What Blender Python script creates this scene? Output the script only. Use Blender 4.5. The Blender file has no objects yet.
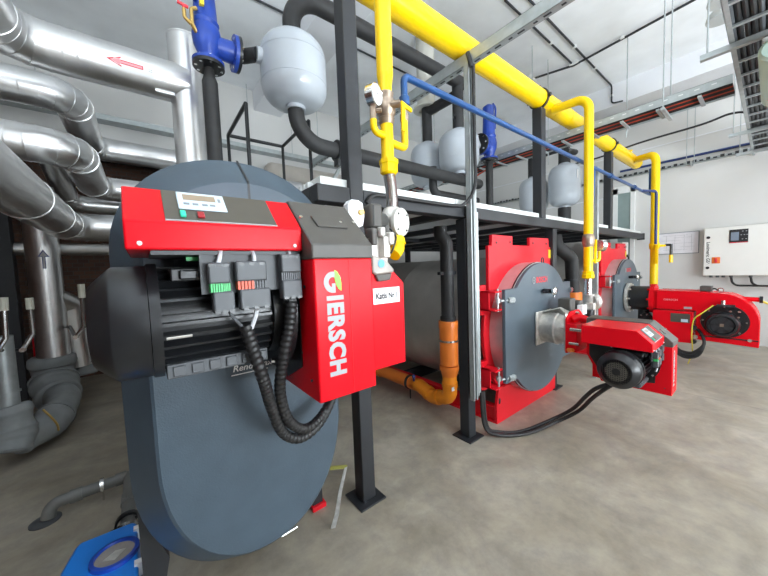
import bpy, math, random
from mathutils import Vector, Matrix
random.seed(7)
PI = math.pi
SC = bpy.context.scene
COL = SC.collection

# ------------------------------------------------------------------ camera
cam_d = bpy.data.cameras.new('camera')
cam = bpy.data.objects.new('camera', cam_d)
COL.objects.link(cam)
R0 = (.78400554, -.61963107, -.03731824)
R1 = (-.06873682, -.02690895, -.99727186)
R2 = (.61693643, .7844318, -.06368823)
mw = Matrix(((R0[0], -R1[0], -R2[0], 0), (R0[1], -R1[1], -R2[1], 0), (R0[2], -R1[2], -R2[2], 1.55), (0, 0, 0, 1)))
cam.matrix_world = mw
cam_d.sensor_width = 36
cam_d.lens = 305.8528 / 768 * 36
cam_d.clip_start = .02
SC.camera = cam

# ------------------------------------------------------------------ world, window light, added fill, exposure
W = bpy.data.worlds.new('daylight')
SC.world = W
W.use_nodes = True
W.node_tree.nodes['Background'].inputs[0].default_value = (.80, .88, 1, 1)
W.node_tree.nodes['Background'].inputs[1].default_value = 1.0


def area(name, loc, rot, sx, sy, power, color=(.95, .99, 1)):
    d = bpy.data.lights.new(name, 'AREA')
    d.shape = 'RECTANGLE'
    d.size = sx
    d.size_y = sy
    d.energy = power
    d.color = color
    o = bpy.data.objects.new(name, d)
    COL.objects.link(o)
    o.location = loc
    o.rotation_euler = rot
    return o


WINX = [(.8, 2.8), (3.4, 5.2), (5.9, 7.7)]
WZ = (.3, 3.9)
for i, (a, b) in enumerate(WINX):
    area('window_daylight', ((a + b) / 2, -4.02, sum(WZ) / 2), (PI / 2, 0, 0), b - a - .1, WZ[1] - WZ[0] - .1, (150, 140, 50)[i])
    # added upward lamp that brightens the ceiling and undersides
    area('window_ground_light', ((a + b) / 2, -3.98, 1.4), (PI / 2 + 1.15, 0, 0), b - a - .1, 1.6, (880, 170, 30)[i], (.84, .93, 1))
area('window_daylight', (8.02, -2.4, 2.3), (PI / 2, 0, PI / 2), 2.3, 2.8, 120)

area('window_ground_light', (-1.44, -.5, 3.9), (0, -(PI / 2 + .55), 0), 1.25, 3.8, 130, (.84, .93, 1))  # added lamp lifting the dim upper left of the room

SC.view_settings.view_transform = 'Standard'
SC.view_settings.look = 'None'
SC.view_settings.exposure = -0.6
SC.view_settings.gamma = 1
SC.view_settings.use_curve_mapping = False
SC.cycles.max_bounces = 10
SC.cycles.diffuse_bounces = 6
SC.cycles.glossy_bounces = 5
SC.cycles.use_denoising = True

# ------------------------------------------------------------------ materials
MATS = {}


def mat(name, col, rough=.5, metal=0., var=.06, scale=6., bump=0., bscale=40., spec=.5, emit=None, trans=0., coat=0., stretch=None, rvar=0.):
    m = bpy.data.materials.new(name)
    m.use_nodes = True
    nt = m.node_tree
    b = nt.nodes['Principled BSDF']
    tc = nt.nodes.new('ShaderNodeTexCoord')
    src = tc.outputs['Object']
    if stretch:
        mp = nt.nodes.new('ShaderNodeMapping')
        mp.inputs['Scale'].default_value = stretch
        nt.links.new(src, mp.inputs[0])
        src = mp.outputs[0]
    n = nt.nodes.new('ShaderNodeTexNoise')
    n.inputs['Scale'].default_value = scale
    n.inputs['Detail'].default_value = 5
    nt.links.new(src, n.inputs['Vector'])
    r = nt.nodes.new('ShaderNodeValToRGB')
    r.color_ramp.elements[0].position = .3
    r.color_ramp.elements[1].position = .7
    c0 = [max(0, c * (1 - var)) for c in col]
    c1 = [min(1, c * (1 + var)) for c in col]
    r.color_ramp.elements[0].color = (*c0, 1)
    r.color_ramp.elements[1].color = (*c1, 1)
    nt.links.new(n.outputs['Fac'], r.inputs[0])
    nt.links.new(r.outputs[0], b.inputs['Base Color'])
    b.inputs['Roughness'].default_value = rough
    if rvar:
        mr = nt.nodes.new('ShaderNodeMapRange')
        mr.inputs['To Min'].default_value = max(.02, rough - rvar)
        mr.inputs['To Max'].default_value = rough + rvar
        nt.links.new(n.outputs['Fac'], mr.inputs['Value'])
        nt.links.new(mr.outputs[0], b.inputs['Roughness'])
    b.inputs['Metallic'].default_value = metal
    b.inputs['Specular IOR Level'].default_value = spec
    b.inputs['Coat Weight'].default_value = coat
    b.inputs['Transmission Weight'].default_value = trans
    if emit:
        b.inputs['Emission Color'].default_value = (*emit[0], 1)
        b.inputs['Emission Strength'].default_value = emit[1]
    if bump:
        n2 = nt.nodes.new('ShaderNodeTexNoise')
        n2.inputs['Scale'].default_value = bscale
        n2.inputs['Detail'].default_value = 3
        nt.links.new(src, n2.inputs['Vector'])
        bp = nt.nodes.new('ShaderNodeBump')
        bp.inputs['Strength'].default_value = bump
        bp.inputs['Distance'].default_value = .01
        nt.links.new(n2.outputs['Fac'], bp.inputs['Height'])
        nt.links.new(bp.outputs[0], b.inputs['Normal'])
    MATS[name] = m
    return m


def floor_mat():
    m = bpy.data.materials.new('polished_concrete')
    m.use_nodes = True
    nt = m.node_tree
    b = nt.nodes['Principled BSDF']
    tc = nt.nodes.new('ShaderNodeTexCoord')
    L = nt.links.new
    n1 = nt.nodes.new('ShaderNodeTexNoise')
    n1.inputs['Scale'].default_value = 1.9
    n1.inputs['Detail'].default_value = 8
    n1.inputs['Roughness'].default_value = .62
    n1.inputs['Distortion'].default_value = .6
    L(tc.outputs['Object'], n1.inputs['Vector'])
    r1 = nt.nodes.new('ShaderNodeValToRGB')
    e = r1.color_ramp.elements
    e[0].position = .25
    e[0].color = (.25, .220, .172, 1)
    e[1].position = .72
    e[1].color = (.45, .416, .356, 1)
    x = r1.color_ramp.elements.new(.5)
    x.color = (.345, .312, .256, 1)
    L(n1.outputs['Fac'], r1.inputs[0])
    n2 = nt.nodes.new('ShaderNodeTexNoise')
    n2.inputs['Scale'].default_value = 7
    n2.inputs['Detail'].default_value = 6
    n2.inputs['Roughness'].default_value = .7
    L(tc.outputs['Object'], n2.inputs['Vector'])
    r2 = nt.nodes.new('ShaderNodeValToRGB')
    r2.color_ramp.elements[0].position = .32
    r2.color_ramp.elements[0].color = (.78, .78, .80, 1)
    r2.color_ramp.elements[1].position = .62
    r2.color_ramp.elements[1].color = (1.08, 1.06, 1.02, 1)
    L(n2.outputs['Fac'], r2.inputs[0])
    mx = nt.nodes.new('ShaderNodeMix')
    mx.data_type = 'RGBA'
    mx.blend_type = 'MULTIPLY'
    mx.inputs[0].default_value = 1
    L(r1.outputs[0], mx.inputs[6])
    L(r2.outputs[0], mx.inputs[7])
    # saw-cut joint along the aisle
    sp = nt.nodes.new('ShaderNodeSeparateXYZ')
    L(tc.outputs['Object'], sp.inputs[0])
    s1 = nt.nodes.new('ShaderNodeMath')
    s1.operation = 'SUBTRACT'
    s1.inputs[1].default_value = 1.479
    L(sp.outputs[0], s1.inputs[0])
    s2 = nt.nodes.new('ShaderNodeMath')
    s2.operation = 'ABSOLUTE'
    L(s1.outputs[0], s2.inputs[0])
    s3 = nt.nodes.new('ShaderNodeMapRange')
    s3.inputs['From Min'].default_value = .002
    s3.inputs['From Max'].default_value = .009
    s3.inputs['To Min'].default_value = .72
    s3.inputs['To Max'].default_value = 1
    L(s2.outputs[0], s3.inputs['Value'])
    mx2 = nt.nodes.new('ShaderNodeMix')
    mx2.data_type = 'RGBA'
    mx2.blend_type = 'MULTIPLY'
    mx2.inputs[0].default_value = 1
    L(mx.outputs[2], mx2.inputs[6])
    L(s3.outputs[0], mx2.inputs[7])
    L(mx2.outputs[2], b.inputs['Base Color'])
    mr = nt.nodes.new('ShaderNodeMapRange')
    mr.inputs['To Min'].default_value = .28
    mr.inputs['To Max'].default_value = .6
    L(n2.outputs['Fac'], mr.inputs['Value'])
    L(mr.outputs[0], b.inputs['Roughness'])
    b.inputs['Specular IOR Level'].default_value = .45
    bp = nt.nodes.new('ShaderNodeBump')
    bp.inputs['Strength'].default_value = .06
    bp.inputs['Distance'].default_value = .01
    L(n2.outputs['Fac'], bp.inputs['Height'])
    L(bp.outputs[0], b.inputs['Normal'])
    return m


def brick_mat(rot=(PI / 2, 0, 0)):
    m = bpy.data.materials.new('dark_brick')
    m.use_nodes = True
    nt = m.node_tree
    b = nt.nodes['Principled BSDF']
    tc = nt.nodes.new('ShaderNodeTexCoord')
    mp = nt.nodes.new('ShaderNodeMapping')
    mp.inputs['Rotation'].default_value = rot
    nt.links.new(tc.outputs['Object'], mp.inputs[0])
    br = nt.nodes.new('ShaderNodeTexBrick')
    br.inputs['Color1'].default_value = (.10, .048, .030, 1)  # brick colours darkened to carry the shade behind the pipes
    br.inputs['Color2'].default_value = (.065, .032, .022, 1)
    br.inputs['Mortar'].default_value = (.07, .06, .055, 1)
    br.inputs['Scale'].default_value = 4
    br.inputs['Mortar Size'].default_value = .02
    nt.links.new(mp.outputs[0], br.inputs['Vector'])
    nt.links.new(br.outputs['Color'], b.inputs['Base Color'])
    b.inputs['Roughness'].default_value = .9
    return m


M_FLOOR = floor_mat()
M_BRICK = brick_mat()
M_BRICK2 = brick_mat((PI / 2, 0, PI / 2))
M_WALL = mat('white_wall_paint', (.66, .655, .64), .75, var=.03, scale=1.3, bump=.05)
M_CEIL = mat('pale_ceiling_concrete', (.90, .925, .95), .8, var=.05, scale=2.5, bump=.1)
M_BEAMC = mat('ceiling_beam_paint', (.78, .79, .82), .8, var=.03, scale=2)
M_RED = mat('gloss_red_paint', (.68, .004, .012), .27, var=.05, scale=3, spec=.16)
M_RED2 = mat('boiler_red_paint', (.70, .009, .020), .36, var=.06, scale=3, spec=.3)
M_GREY = mat('slate_powder_coat', (.058, .085, .112), .42, var=.08, scale=9, bump=.10, bscale=170, spec=.4)
M_DOOR = mat('dark_grey_boiler_enamel', (.085, .115, .14), .40, var=.05, scale=5, bump=.02, bscale=200)
M_BLACK = mat('black_paint', (.011, .012, .014), .32, var=.15, scale=12)
M_BLACKM = mat('black_rubber_insulation', (.022, .022, .023), .62, var=.2, scale=14, bump=.08, bscale=90)
M_STEEL = mat('anthracite_steel_paint', (.019, .021, .025), .48, var=.12, scale=7)
M_CAP = mat('charcoal_plastic', (.078, .073, .066), .5, var=.06, scale=30, bump=.05, bscale=300)
M_PLUG = mat('dark_grey_plastic', (.072, .078, .086), .5, var=.05, scale=20)
M_PANEL = mat('taupe_panel_foil', (.075, .068, .055), .42, var=.05, scale=20)
M_SILV = mat('aluminium_cladding', (.78, .78, .78), .33, metal=1, var=.08, scale=5, rvar=.08, bump=.012, bscale=30)
M_GALV = mat('galvanised_steel', (.43, .465, .47), .45, metal=.6, var=.12, scale=14, rvar=.08)
M_RIM = mat('galvanised_rim', (.60, .57, .57), .42, metal=.55, var=.1, scale=8)
M_SHELL = mat('dull_boiler_cladding', (.50, .485, .46), .38, metal=.45, var=.16, scale=3, rvar=.1)
M_GRILLE = mat('dusty_grille', (.13, .12, .10), .5, metal=.3)
M_CAST = mat('cast_aluminium', (.66, .64, .60), .45, metal=.65, var=.18, scale=22, bump=.15, bscale=90)
M_CHROME = mat('bright_steel', (.75, .75, .75), .2, metal=1, var=.04)
M_BRASS = mat('brass_fitting', (.36, .28, .215), .4, metal=.8, var=.15, scale=30)
M_GOLD = mat('yellow_brass', (.62, .42, .14), .35, metal=.9, var=.1, scale=20)
M_YEL = mat('yellow_gas_paint', (.92, .60, .002), .27, var=.03, scale=5, spec=.35)
M_BLUE = mat('blue_pipe_paint', (.006, .062, .21), .32, var=.08, scale=8)
M_VALVE = mat('royal_blue_casting', (.012, .055, .36), .38, var=.12, scale=14, bump=.1, bscale=60)
M_BOX = mat('bright_blue_plastic', (.01, .21, .74), .35, var=.05)
M_ORNG = mat('orange_pvc', (.86, .22, .03), .38, var=.05, scale=8)
M_ORNG2 = mat('amber_pvc_fitting', (.92, .29, .015), .36, var=.05, scale=8)
M_POT = mat('grey_white_vessel_paint', (.47, .51, .56), .28, var=.03, scale=6, coat=.2)
M_WHITE = mat('white_label', (.85, .86, .87), .5, var=.01)
M_CAB = mat('cabinet_white', (.80, .80, .765), .42, var=.015)
M_INK = mat('black_ink', (.02, .02, .022), .6, var=.02)
M_LETTER = mat('silver_grey_lettering', (.36, .37, .39), .45, var=.02)
M_LEAF = mat('leaf_green', (.20, .72, .03), .4, var=.02)
M_GREEN = mat('green_terminal', (.03, .42, .11), .4, var=.05)
M_TERR = mat('orange_red_terminal', (.62, .08, .03), .45, var=.1)
M_LED = mat('green_indicator', (.02, .5, .33), .3, emit=((.05, .8, .5), .25))
M_SWR = mat('dark_red_switch', (.35, .012, .02), .3)
M_DISP = mat('pale_blue_display', (.55, .66, .76), .4, var=.02)
M_LCD = mat('tan_lcd', (.30, .23, .16), .3, var=.03)
M_PLATE = mat('grey_button', (.22, .25, .28), .5)
M_REDINK = mat('red_print', (.72, .03, .05), .4, var=.02)
M_PINKINK = mat('pale_red_print', (.80, .35, .38), .4, var=.02)
M_JACK = mat('grey_insulation_jacket', (.23, .245, .25), .8, var=.12, scale=7, bump=.5, bscale=9)
M_PPGREY = mat('grey_hdpe', (.17, .175, .17), .5, var=.06)
M_DECK = mat('pale_deck_board', (.72, .74, .73), .6, var=.04)
M_DECKU = mat('zinc_deck_sheet', (.78, .83, .86), .5, metal=.0, var=.05)
M_COVER = mat('pale_cast_cover', (.60, .585, .54), .5, var=.08, scale=40)
M_CREAM = mat('cream_sleeve', (.60, .59, .53), .5, var=.04)
M_BEIGE = mat('beige_duct_paint', (.48, .44, .39), .7, var=.05)
M_GLASS = mat('pale_window_glass', (.85, .9, .92), .05, trans=.9, var=.01)
M_GLASSG = mat('grey_green_glazing', (.26, .33, .32), .15, var=.05)
M_MILK = mat('pale_green_diffuser', (.62, .78, .70), .35, trans=.25, var=.02)
M_FRAME = mat('white_frame_paint', (.80, .81, .80), .5, var=.02)
M_CABLE = mat('black_cable', (.014, .014, .015), .5, var=.1)
M_CABLER = mat('red_cable', (.42, .05, .02), .45, var=.2, scale=20)
M_CABLEG = mat('pale_grey_cable', (.55, .57, .60), .5)
M_CABLEY = mat('green_yellow_cable', (.62, .50, .05), .45)
M_DBLUE = mat('navy_conduit', (.018, .04, .15), .4)
M_LAMP = mat('grey_lamp_shade', (.50, .52, .51), .5, metal=.2)
M_ORSW = mat('orange_rotary', (.80, .19, .03), .4)
M_SCREEN = mat('grey_screen', (.20, .25, .32), .25)
M_PAPER = mat('drawing_paper', (.80, .79, .83), .6, var=.035, scale=16)
M_HANDLE = mat('ivory_grip', (.66, .66, .57), .5)
M_YLAB = mat('yellow_sticker', (.85, .66, .03), .5)
M_STRAP = mat('silver_foil_strap', (.62, .63, .64), .35, metal=.6, var=.2, scale=30)
M_STRAPY = mat('olive_strap', (.25, .24, .05), .5)
M_BLUEINK = mat('navy_print', (.04, .06, .22), .5)
M_CLEAR = mat('grey_translucent_cover', (.33, .30, .27), .25, var=.1, scale=30)
M_BLUELAB = mat('light_blue_label', (.10, .38, .72), .4)


# ------------------------------------------------------------------ geometry collector
class G:
    def __init__(s, tf=None):
        s.v = []
        s.f = []
        s.tf = tf

    def add(s, vs, fs):
        n = len(s.v)
        for p in vs:
            p = Vector(p)
            s.v.append(s.tf(p) if s.tf else p)
        for f in fs:
            s.f.append([i + n for i in f])
        return s

    def hexa(s, p):
        return s.add(p, [(0, 3, 2, 1), (4, 5, 6, 7), (0, 1, 5, 4), (1, 2, 6, 5), (2, 3, 7, 6), (3, 0, 4, 7)])

    def box(s, x0, x1, y0, y1, z0, z1):
        return s.hexa([(x0, y0, z0), (x1, y0, z0), (x1, y1, z0), (x0, y1, z0), (x0, y0, z1), (x1, y0, z1), (x1, y1, z1), (x0, y1, z1)])

    def prism(s, pts, vec):
        pts = [Vector(p) for p in pts]
        vec = Vector(vec)
        n = len(pts)
        nrm = Vector((0, 0, 0))
        for i in range(n):
            a, b = pts[i], pts[(i + 1) % n]
            nrm += a.cross(b)
        if nrm.dot(vec) > 0:
            pts = pts[::-1]
        vs = pts + [p + vec for p in pts]
        fs = [list(range(n)), list(range(2 * n - 1, n - 1, -1))]
        for i in range(n):
            j = (i + 1) % n
            fs.append((j, i, i + n, j + n))
        return s.add(vs, fs)

    def loft(s, rings, caps=True):
        n = len(rings[0])
        vs = [p for r in rings for p in r]
        fs = []
        for k in range(len(rings) - 1):
            for i in range(n):
                j = (i + 1) % n
                fs.append((k * n + i, k * n + j, (k + 1) * n + j, (k + 1) * n + i))
        if caps:
            fs.append(list(range(n))[::-1])
            fs.append([(len(rings) - 1) * n + i for i in range(n)])
        return s.add(vs, fs)

    def lathe(s, prof, p0, axis, seg=32, caps=True):
        # prof: list of (t along axis, radius)
        a = Vector(axis).normalized()
        u = a.orthogonal().normalized()
        w = a.cross(u)
        p0 = Vector(p0)
        rings = []
        for t, r in prof:
            rings.append([p0 + a * t + (u * math.cos(2 * PI * i / seg) + w * math.sin(2 * PI * i / seg)) * max(r, 1e-4) for i in range(seg)])
        return s.loft(rings, caps)

    def cyl(s, p0, p1, r0, r1=None, seg=24):
        p0 = Vector(p0)
        p1 = Vector(p1)
        r1 = r0 if r1 is None else r1
        return s.lathe([(0, r0), ((p1 - p0).length, r1)], p0, p1 - p0, seg)

    def ring(s, c, axis, r0, r1, t, seg=32):
        # flat washer / band centred on c
        a = Vector(axis).normalized()
        c = Vector(c) - a * t / 2
        return s.lathe([(0, r0), (0, r1), (t, r1), (t, r0), (0, r0)], c, a, seg, caps=False)

    def tube(s, pts, r, seg=16, caps=True):
        pts = [Vector(p) for p in pts]
        n = len(pts)
        ds = [(pts[i + 1] - pts[i]).normalized() for i in range(n - 1)]
        u = ds[0].orthogonal().normalized()
        if abs(ds[0].z) < .9:
            u = ds[0].cross(Vector((0, 0, 1))).normalized()
        rings = []
        for i in range(n):
            di = ds[max(0, i - 1)]
            if i and i < n - 1:
                nb = (ds[i - 1] + ds[i]).normalized()
            else:
                nb = di
            if i > 1:
                pd = ds[i - 2]
                q = pd.rotation_difference(di)
                u = (q @ u)
                u = (u - di * u.dot(di)).normalized()
            w = di.cross(u)
            rr = r(i) if callable(r) else r
            ring = []
            for k in range(seg):
                a = 2 * PI * k / seg
                c = (u * math.cos(a) + w * math.sin(a)) * rr
                dn = di.dot(nb)
                ring.append(pts[i] + c - di * (c.dot(nb) / max(dn, .2)))
            rings.append(ring)
        return s.loft(rings, caps)

    def ball(s, c, r, seg=16, sc=(1, 1, 1)):
        prof = []
        k = seg // 2
        vs = []
        rings = []
        for i in range(k + 1):
            t = PI * i / k
            rings.append([Vector(c) + Vector((sc[0] * r * max(math.sin(t), 1e-3) * math.cos(2 * PI * j / seg), sc[1] * r * max(math.sin(t), 1e-3) * math.sin(2 * PI * j / seg), -sc[2] * r * math.cos(t))) for j in range(seg)])
        return s.loft(rings)

    def bolts(s, c, axis, R, n, r, h, ph=0):
        a = Vector(axis).normalized()
        u = a.orthogonal().normalized()
        w = a.cross(u)
        for i in range(n):
            t = 2 * PI * i / n + ph
            p = Vector(c) + (u * math.cos(t) + w * math.sin(t)) * R
            s.cyl(p, p + a * h, r, seg=6)
        return s

    def text(s, body, size, o, xd, yd, thick=.0006, bold=0., width=None, height=None, shear=0., spacing=1.):
        cu = bpy.data.curves.new('t', 'FONT')
        cu.body = body
        cu.size = size
        cu.offset = bold
        cu.shear = shear
        cu.resolution_u = 3
        cu.space_character = spacing
        ob = bpy.data.objects.new('t', cu)
        me = bpy.data.meshes.new_from_object(ob)
        xs = [v.co.x for v in me.vertices]
        ys = [v.co.y for v in me.vertices]
        x0, x1, y0, y1 = min(xs), max(xs), min(ys), max(ys)
        kx = width / (x1 - x0) if width else 1
        ky = height / (y1 - y0) if height else (kx if width else 1)
        o = Vector(o)
        xd = Vector(xd).normalized()
        yd = Vector(yd).normalized()
        nn = xd.cross(yd) * thick
        vs = [o + xd * ((v.co.x - x0) * kx) + yd * ((v.co.y - y0) * ky) + nn for v in me.vertices]
        s.add(vs, [list(p.vertices) for p in me.polygons])
        bpy.data.objects.remove(ob)
        bpy.data.curves.remove(cu)
        bpy.data.meshes.remove(me)
        return s


def fillet(pts, R, n=8):
    pts = [Vector(p) for p in pts]
    out = [pts[0]]
    for i in range(1, len(pts) - 1):
        a, b, c = pts[i - 1], pts[i], pts[i + 1]
        d0 = (a - b)
        d1 = (c - b)
        ang = d0.angle(d1)
        if ang > PI - .02:
            out.append(b)
            continue
        Ri = R[i - 1] if isinstance(R, (list, tuple)) else R
        t = Ri / math.tan(ang / 2)
        t = min(t, d0.length * .48 if i > 1 else d0.length * .95, d1.length * .48 if i < len(pts) - 2 else d1.length * .95)
        Ri = t * math.tan(ang / 2)
        p0 = b + d0.normalized() * t
        p1 = b + d1.normalized() * t
        ctr = b + (d0.normalized() + d1.normalized()).normalized() * (Ri / math.sin(ang / 2))
        v0 = p0 - ctr
        v1 = p1 - ctr
        th = v0.angle(v1)
        ax = v0.cross(v1).normalized()
        for k in range(n + 1):
            out.append(ctr + Matrix.Rotation(th * k / n, 3, ax) @ v0)
    out.append(pts[-1])
    return out


def smooth_path(pts, n=8):
    # Catmull-Rom
    P = [Vector(p) for p in pts]
    P = [P[0] * 2 - P[1]] + P + [P[-1] * 2 - P[-2]]
    out = []
    for i in range(1, len(P) - 2):
        for k in range(n):
            t = k / n
            a, b, c, d = P[i - 1], P[i], P[i + 1], P[i + 2]
            out.append(.5 * ((2 * b) + (c - a) * t + (2 * a - 5 * b + 4 * c - d) * t * t + (3 * b - a - 3 * c + d) * t ** 3))
    out.append(P[-2])
    return out


# ------------------------------------------------------------------ objects
ORG = {}


def tag(o, label, cat, group=None):
    o['label'] = label
    o['category'] = cat
    if group:
        o['group'] = group
    return o


def thing(name, label, cat, loc, group=None):
    o = bpy.data.objects.new(name, None)
    COL.objects.link(o)
    o.location = loc
    o.empty_display_size = .1
    ORG[o.name] = Vector(loc)
    return tag(o, label, cat, group)


KEEP = {'slots', 'keys', 'drawn_lines', 'mesh_wires', 'cooling_fins', 'cowl_grille', 'lettering', 'terminal', 'needle', 'sticker_text', 'sticker_print', 'cover_spokes', 'arrow', 'arrow_fill', 'emblem'}


def clusters(g):
    n = len(g.v)
    par = list(range(n))

    def find(a):
        while par[a] != a:
            par[a] = par[par[a]]
            a = par[a]
        return a
    for f in g.f:
        r = find(f[0])
        for i in f[1:]:
            par[find(i)] = r
    isl = {}
    for i in range(n):
        isl.setdefault(find(i), []).append(i)
    ks = list(isl)
    if len(ks) == 1:
        return None
    bb = []
    for k in ks:
        P = [g.v[i] for i in isl[k]]
        bb.append(([min(p[a] for p in P) - .003 for a in range(3)], [max(p[a] for p in P) + .003 for a in range(3)]))
    cp = list(range(len(ks)))

    def cf(a):
        while cp[a] != a:
            a = cp[a]
        return a
    for i in range(len(ks)):
        for j in range(i):
            if all(bb[i][0][a] <= bb[j][1][a] and bb[j][0][a] <= bb[i][1][a] for a in range(3)):
                cp[cf(i)] = cf(j)
    groups = {}
    for i, k in enumerate(ks):
        groups.setdefault(cf(i), set()).update(isl[k])
    if len(groups) == 1:
        return None
    out = []
    for vs in groups.values():
        h = G()
        idx = {}
        for i in sorted(vs):
            idx[i] = len(h.v)
            h.v.append(g.v[i])
        h.f = [[idx[i] for i in f] for f in g.f if f[0] in vs]
        out.append(h)
    return out


def build(name, g, m, parent=None, **k):
    # a part whose pieces lie apart becomes one part per piece
    if parent is not None and name not in KEEP:
        cl = clusters(g)
        if cl and len(cl) <= 100:
            for h in cl:
                o = build_one(name, h, m, parent, **k)
            return o
    return build_one(name, g, m, parent, **k)


def build_one(name, g, m, parent=None, smooth=35, bevel=0., label=None, stuff=False, seg=2):
    if parent is not None:
        org = ORG[parent.name]
    else:
        xs = [v.x for v in g.v]
        ys = [v.y for v in g.v]
        zs = [v.z for v in g.v]
        org = Vector(((min(xs) + max(xs)) / 2, (min(ys) + max(ys)) / 2, min(zs)))
    me = bpy.data.meshes.new(name)
    me.from_pydata([v - org for v in g.v], [], g.f)
    me.validate()
    import bmesh
    bm = bmesh.new()
    bm.from_mesh(me)
    bmesh.ops.recalc_face_normals(bm, faces=bm.faces)
    bm.to_mesh(me)
    bm.free()
    o = bpy.data.objects.new(name, me)
    COL.objects.link(o)
    ms = m if isinstance(m, (list, tuple)) else [m]
    for mm in ms:
        me.materials.append(mm)
    if smooth:
        me.polygons.foreach_set('use_smooth', [True] * len(me.polygons))
        me.set_sharp_from_angle(angle=math.radians(smooth))
    ORG[o.name] = org
    if parent is not None:
        o.parent = parent
    else:
        o.location = org
    if bevel:
        b = o.modifiers.new('bevel', 'BEVEL')
        b.width = bevel
        b.segments = seg
        b.limit_method = 'ANGLE'
        b.angle_limit = math.radians(40)
    if label:
        o['label'] = label
    if stuff:
        o['kind'] = 'stuff'
    return o


def single(name, g, m, label, cat, group=None, **k):
    return tag(build(name, g, m, **k), label, cat, group)


def struct(name, g, m, parent=None, **k):
    o = build(name, g, m, parent, **k)
    if parent is None:
        o['kind'] = 'structure'
    return o


# ================================================================== THE ROOM
CZ = 4.95
XW, YB, XL, YF = 8.15, 6.1, -1.55, -4.1
struct('floor', G().box(XL - .2, XW + .2, YF - .2, 7.0, -.2, 0), M_FLOOR, smooth=0)
ce = struct('ceiling', G().box(XL - .2, XW + .2, YF - .2, 7.0, CZ, CZ + .2), M_CEIL, smooth=0)


def wall_y(y0, y1, holes):
    g = G()
    xs = [XL] + [v for h in holes for v in h] + [XW]
    for i in range(0, len(xs), 2):
        g.box(xs[i], xs[i + 1], y0, y1, 0, CZ)
    for a, b in holes:
        g.box(a, b, y0, y1, 0, WZ[0])
        g.box(a, b, y0, y1, WZ[1], CZ)
    return g


struct('wall_front', wall_y(YF - .15, YF, WINX), M_WALL, smooth=0)
g = G()
g.box(XL, .3, 6.75, 6.95, 0, 3.6).box(.3, XW, 6.75, 6.95, 0, 3.6)
struct('wall_back', G().box(XL, XW, YB, YB + .2, 3.45, CZ).box(.35, XW, YB, YB + .2, 0, 3.45), M_WALL, smooth=0)
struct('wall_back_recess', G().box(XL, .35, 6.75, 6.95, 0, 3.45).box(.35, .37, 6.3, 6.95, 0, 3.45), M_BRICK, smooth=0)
struct('trim_1', G().box(XL, .35, YB + .2, 6.75, 3.44, 3.6), M_STEEL, smooth=0)
struct('wall_left', G().box(XL - .2, XL, YF, 6.95, 0, 2.9), M_BRICK2, smooth=0)  # unseen wall, set close and dark to block light at lower left
struct('wall_left_upper', G().box(XL - .2, XL, YF, -2.5, 2.9, CZ).box(XL - .2, XL, 1.5, 6.95, 2.9, CZ).box(XL - .2, XL, -2.5, 1.5, 2.9, 3.2).box(XL - .2, XL, -2.5, 1.5, 4.6, CZ), M_WALL, smooth=0)  # opening left for the made-up window
f = struct('window_5', G().box(XL - .1, XL + .02, -2.5, -2.44, 3.2, 4.6).box(XL - .1, XL + .02, 1.44, 1.5, 3.2, 4.6).box(XL - .1, XL + .02, -2.5, 1.5, 3.2, 3.26).box(XL - .1, XL + .02, -2.5, 1.5, 4.54, 4.6).box(XL - .1, XL + .02, -.53, -.47, 3.2, 4.6), M_FRAME, smooth=0)  # unseen window, made up to go with the added upper-left lamp
build('pane', G().box(XL - .06, XL - .05, -2.44, 1.44, 3.26, 4.54), M_GLASS, f, smooth=0)
g = G()
g.box(XW, XW + .2, YF, -3.6, 0, CZ).box(XW, XW + .2, -1.2, 6.3, 0, CZ).box(XW, XW + .2, -3.6, -1.2, 0, .8).box(XW, XW + .2, -3.6, -1.2, 3.8, CZ)
wr = struct('wall_right', g, M_WALL, smooth=0)
# concrete downstand beams
struct('trim_2', G().box(7.45, XW, YF, YB, 4.55, CZ), M_BEAMC, smooth=0)
struct('trim_3', G().box(1.85, 2.35, YF, YB, 4.6, CZ), M_BEAMC, smooth=0)
# horizontal panel joints of the far wall
struct('trim_4', G().box(XW - .012, XW, YF, 1.7, 3.745, 3.765).box(XW - .012, XW, 2.35, YB, 3.745, 3.765).box(XW - .012, XW, 2.35, YB, 2.9, 2.92), M_BEAMC, smooth=0)
# windows in the front wall behind the camera
for i, (a, b) in enumerate(WINX):
    f = struct('window_%d' % (i + 1), G().box(a, a + .06, YF - .1, YF + .02, *WZ).box(b - .06, b, YF - .1, YF + .02, *WZ).box(a, b, YF - .1, YF + .02, WZ[0], WZ[0] + .06).box(a, b, YF - .1, YF + .02, WZ[1] - .06, WZ[1]).box((a + b) / 2 - .03, (a + b) / 2 + .03, YF - .1, YF + .02, *WZ), M_FRAME, smooth=0)
    build('pane', G().box(a + .06, b - .06, YF - .06, YF - .05, WZ[0] + .06, WZ[1] - .06), M_GLASS, f, smooth=0)
f = struct('window_4', G().box(XW - .02, XW + .1, -3.6, -3.54, .8, 3.8).box(XW - .02, XW + .1, -1.26, -1.2, .8, 3.8).box(XW - .02, XW + .1, -3.6, -1.2, .8, .86).box(XW - .02, XW + .1, -3.6, -1.2, 3.74, 3.8).box(XW - .02, XW + .1, -2.43, -2.37, .8, 3.8), M_FRAME, smooth=0)
build('pane', G().box(XW + .05, XW + .06, -3.54, -1.26, .86, 3.74), M_GLASS, f, smooth=0)
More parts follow.
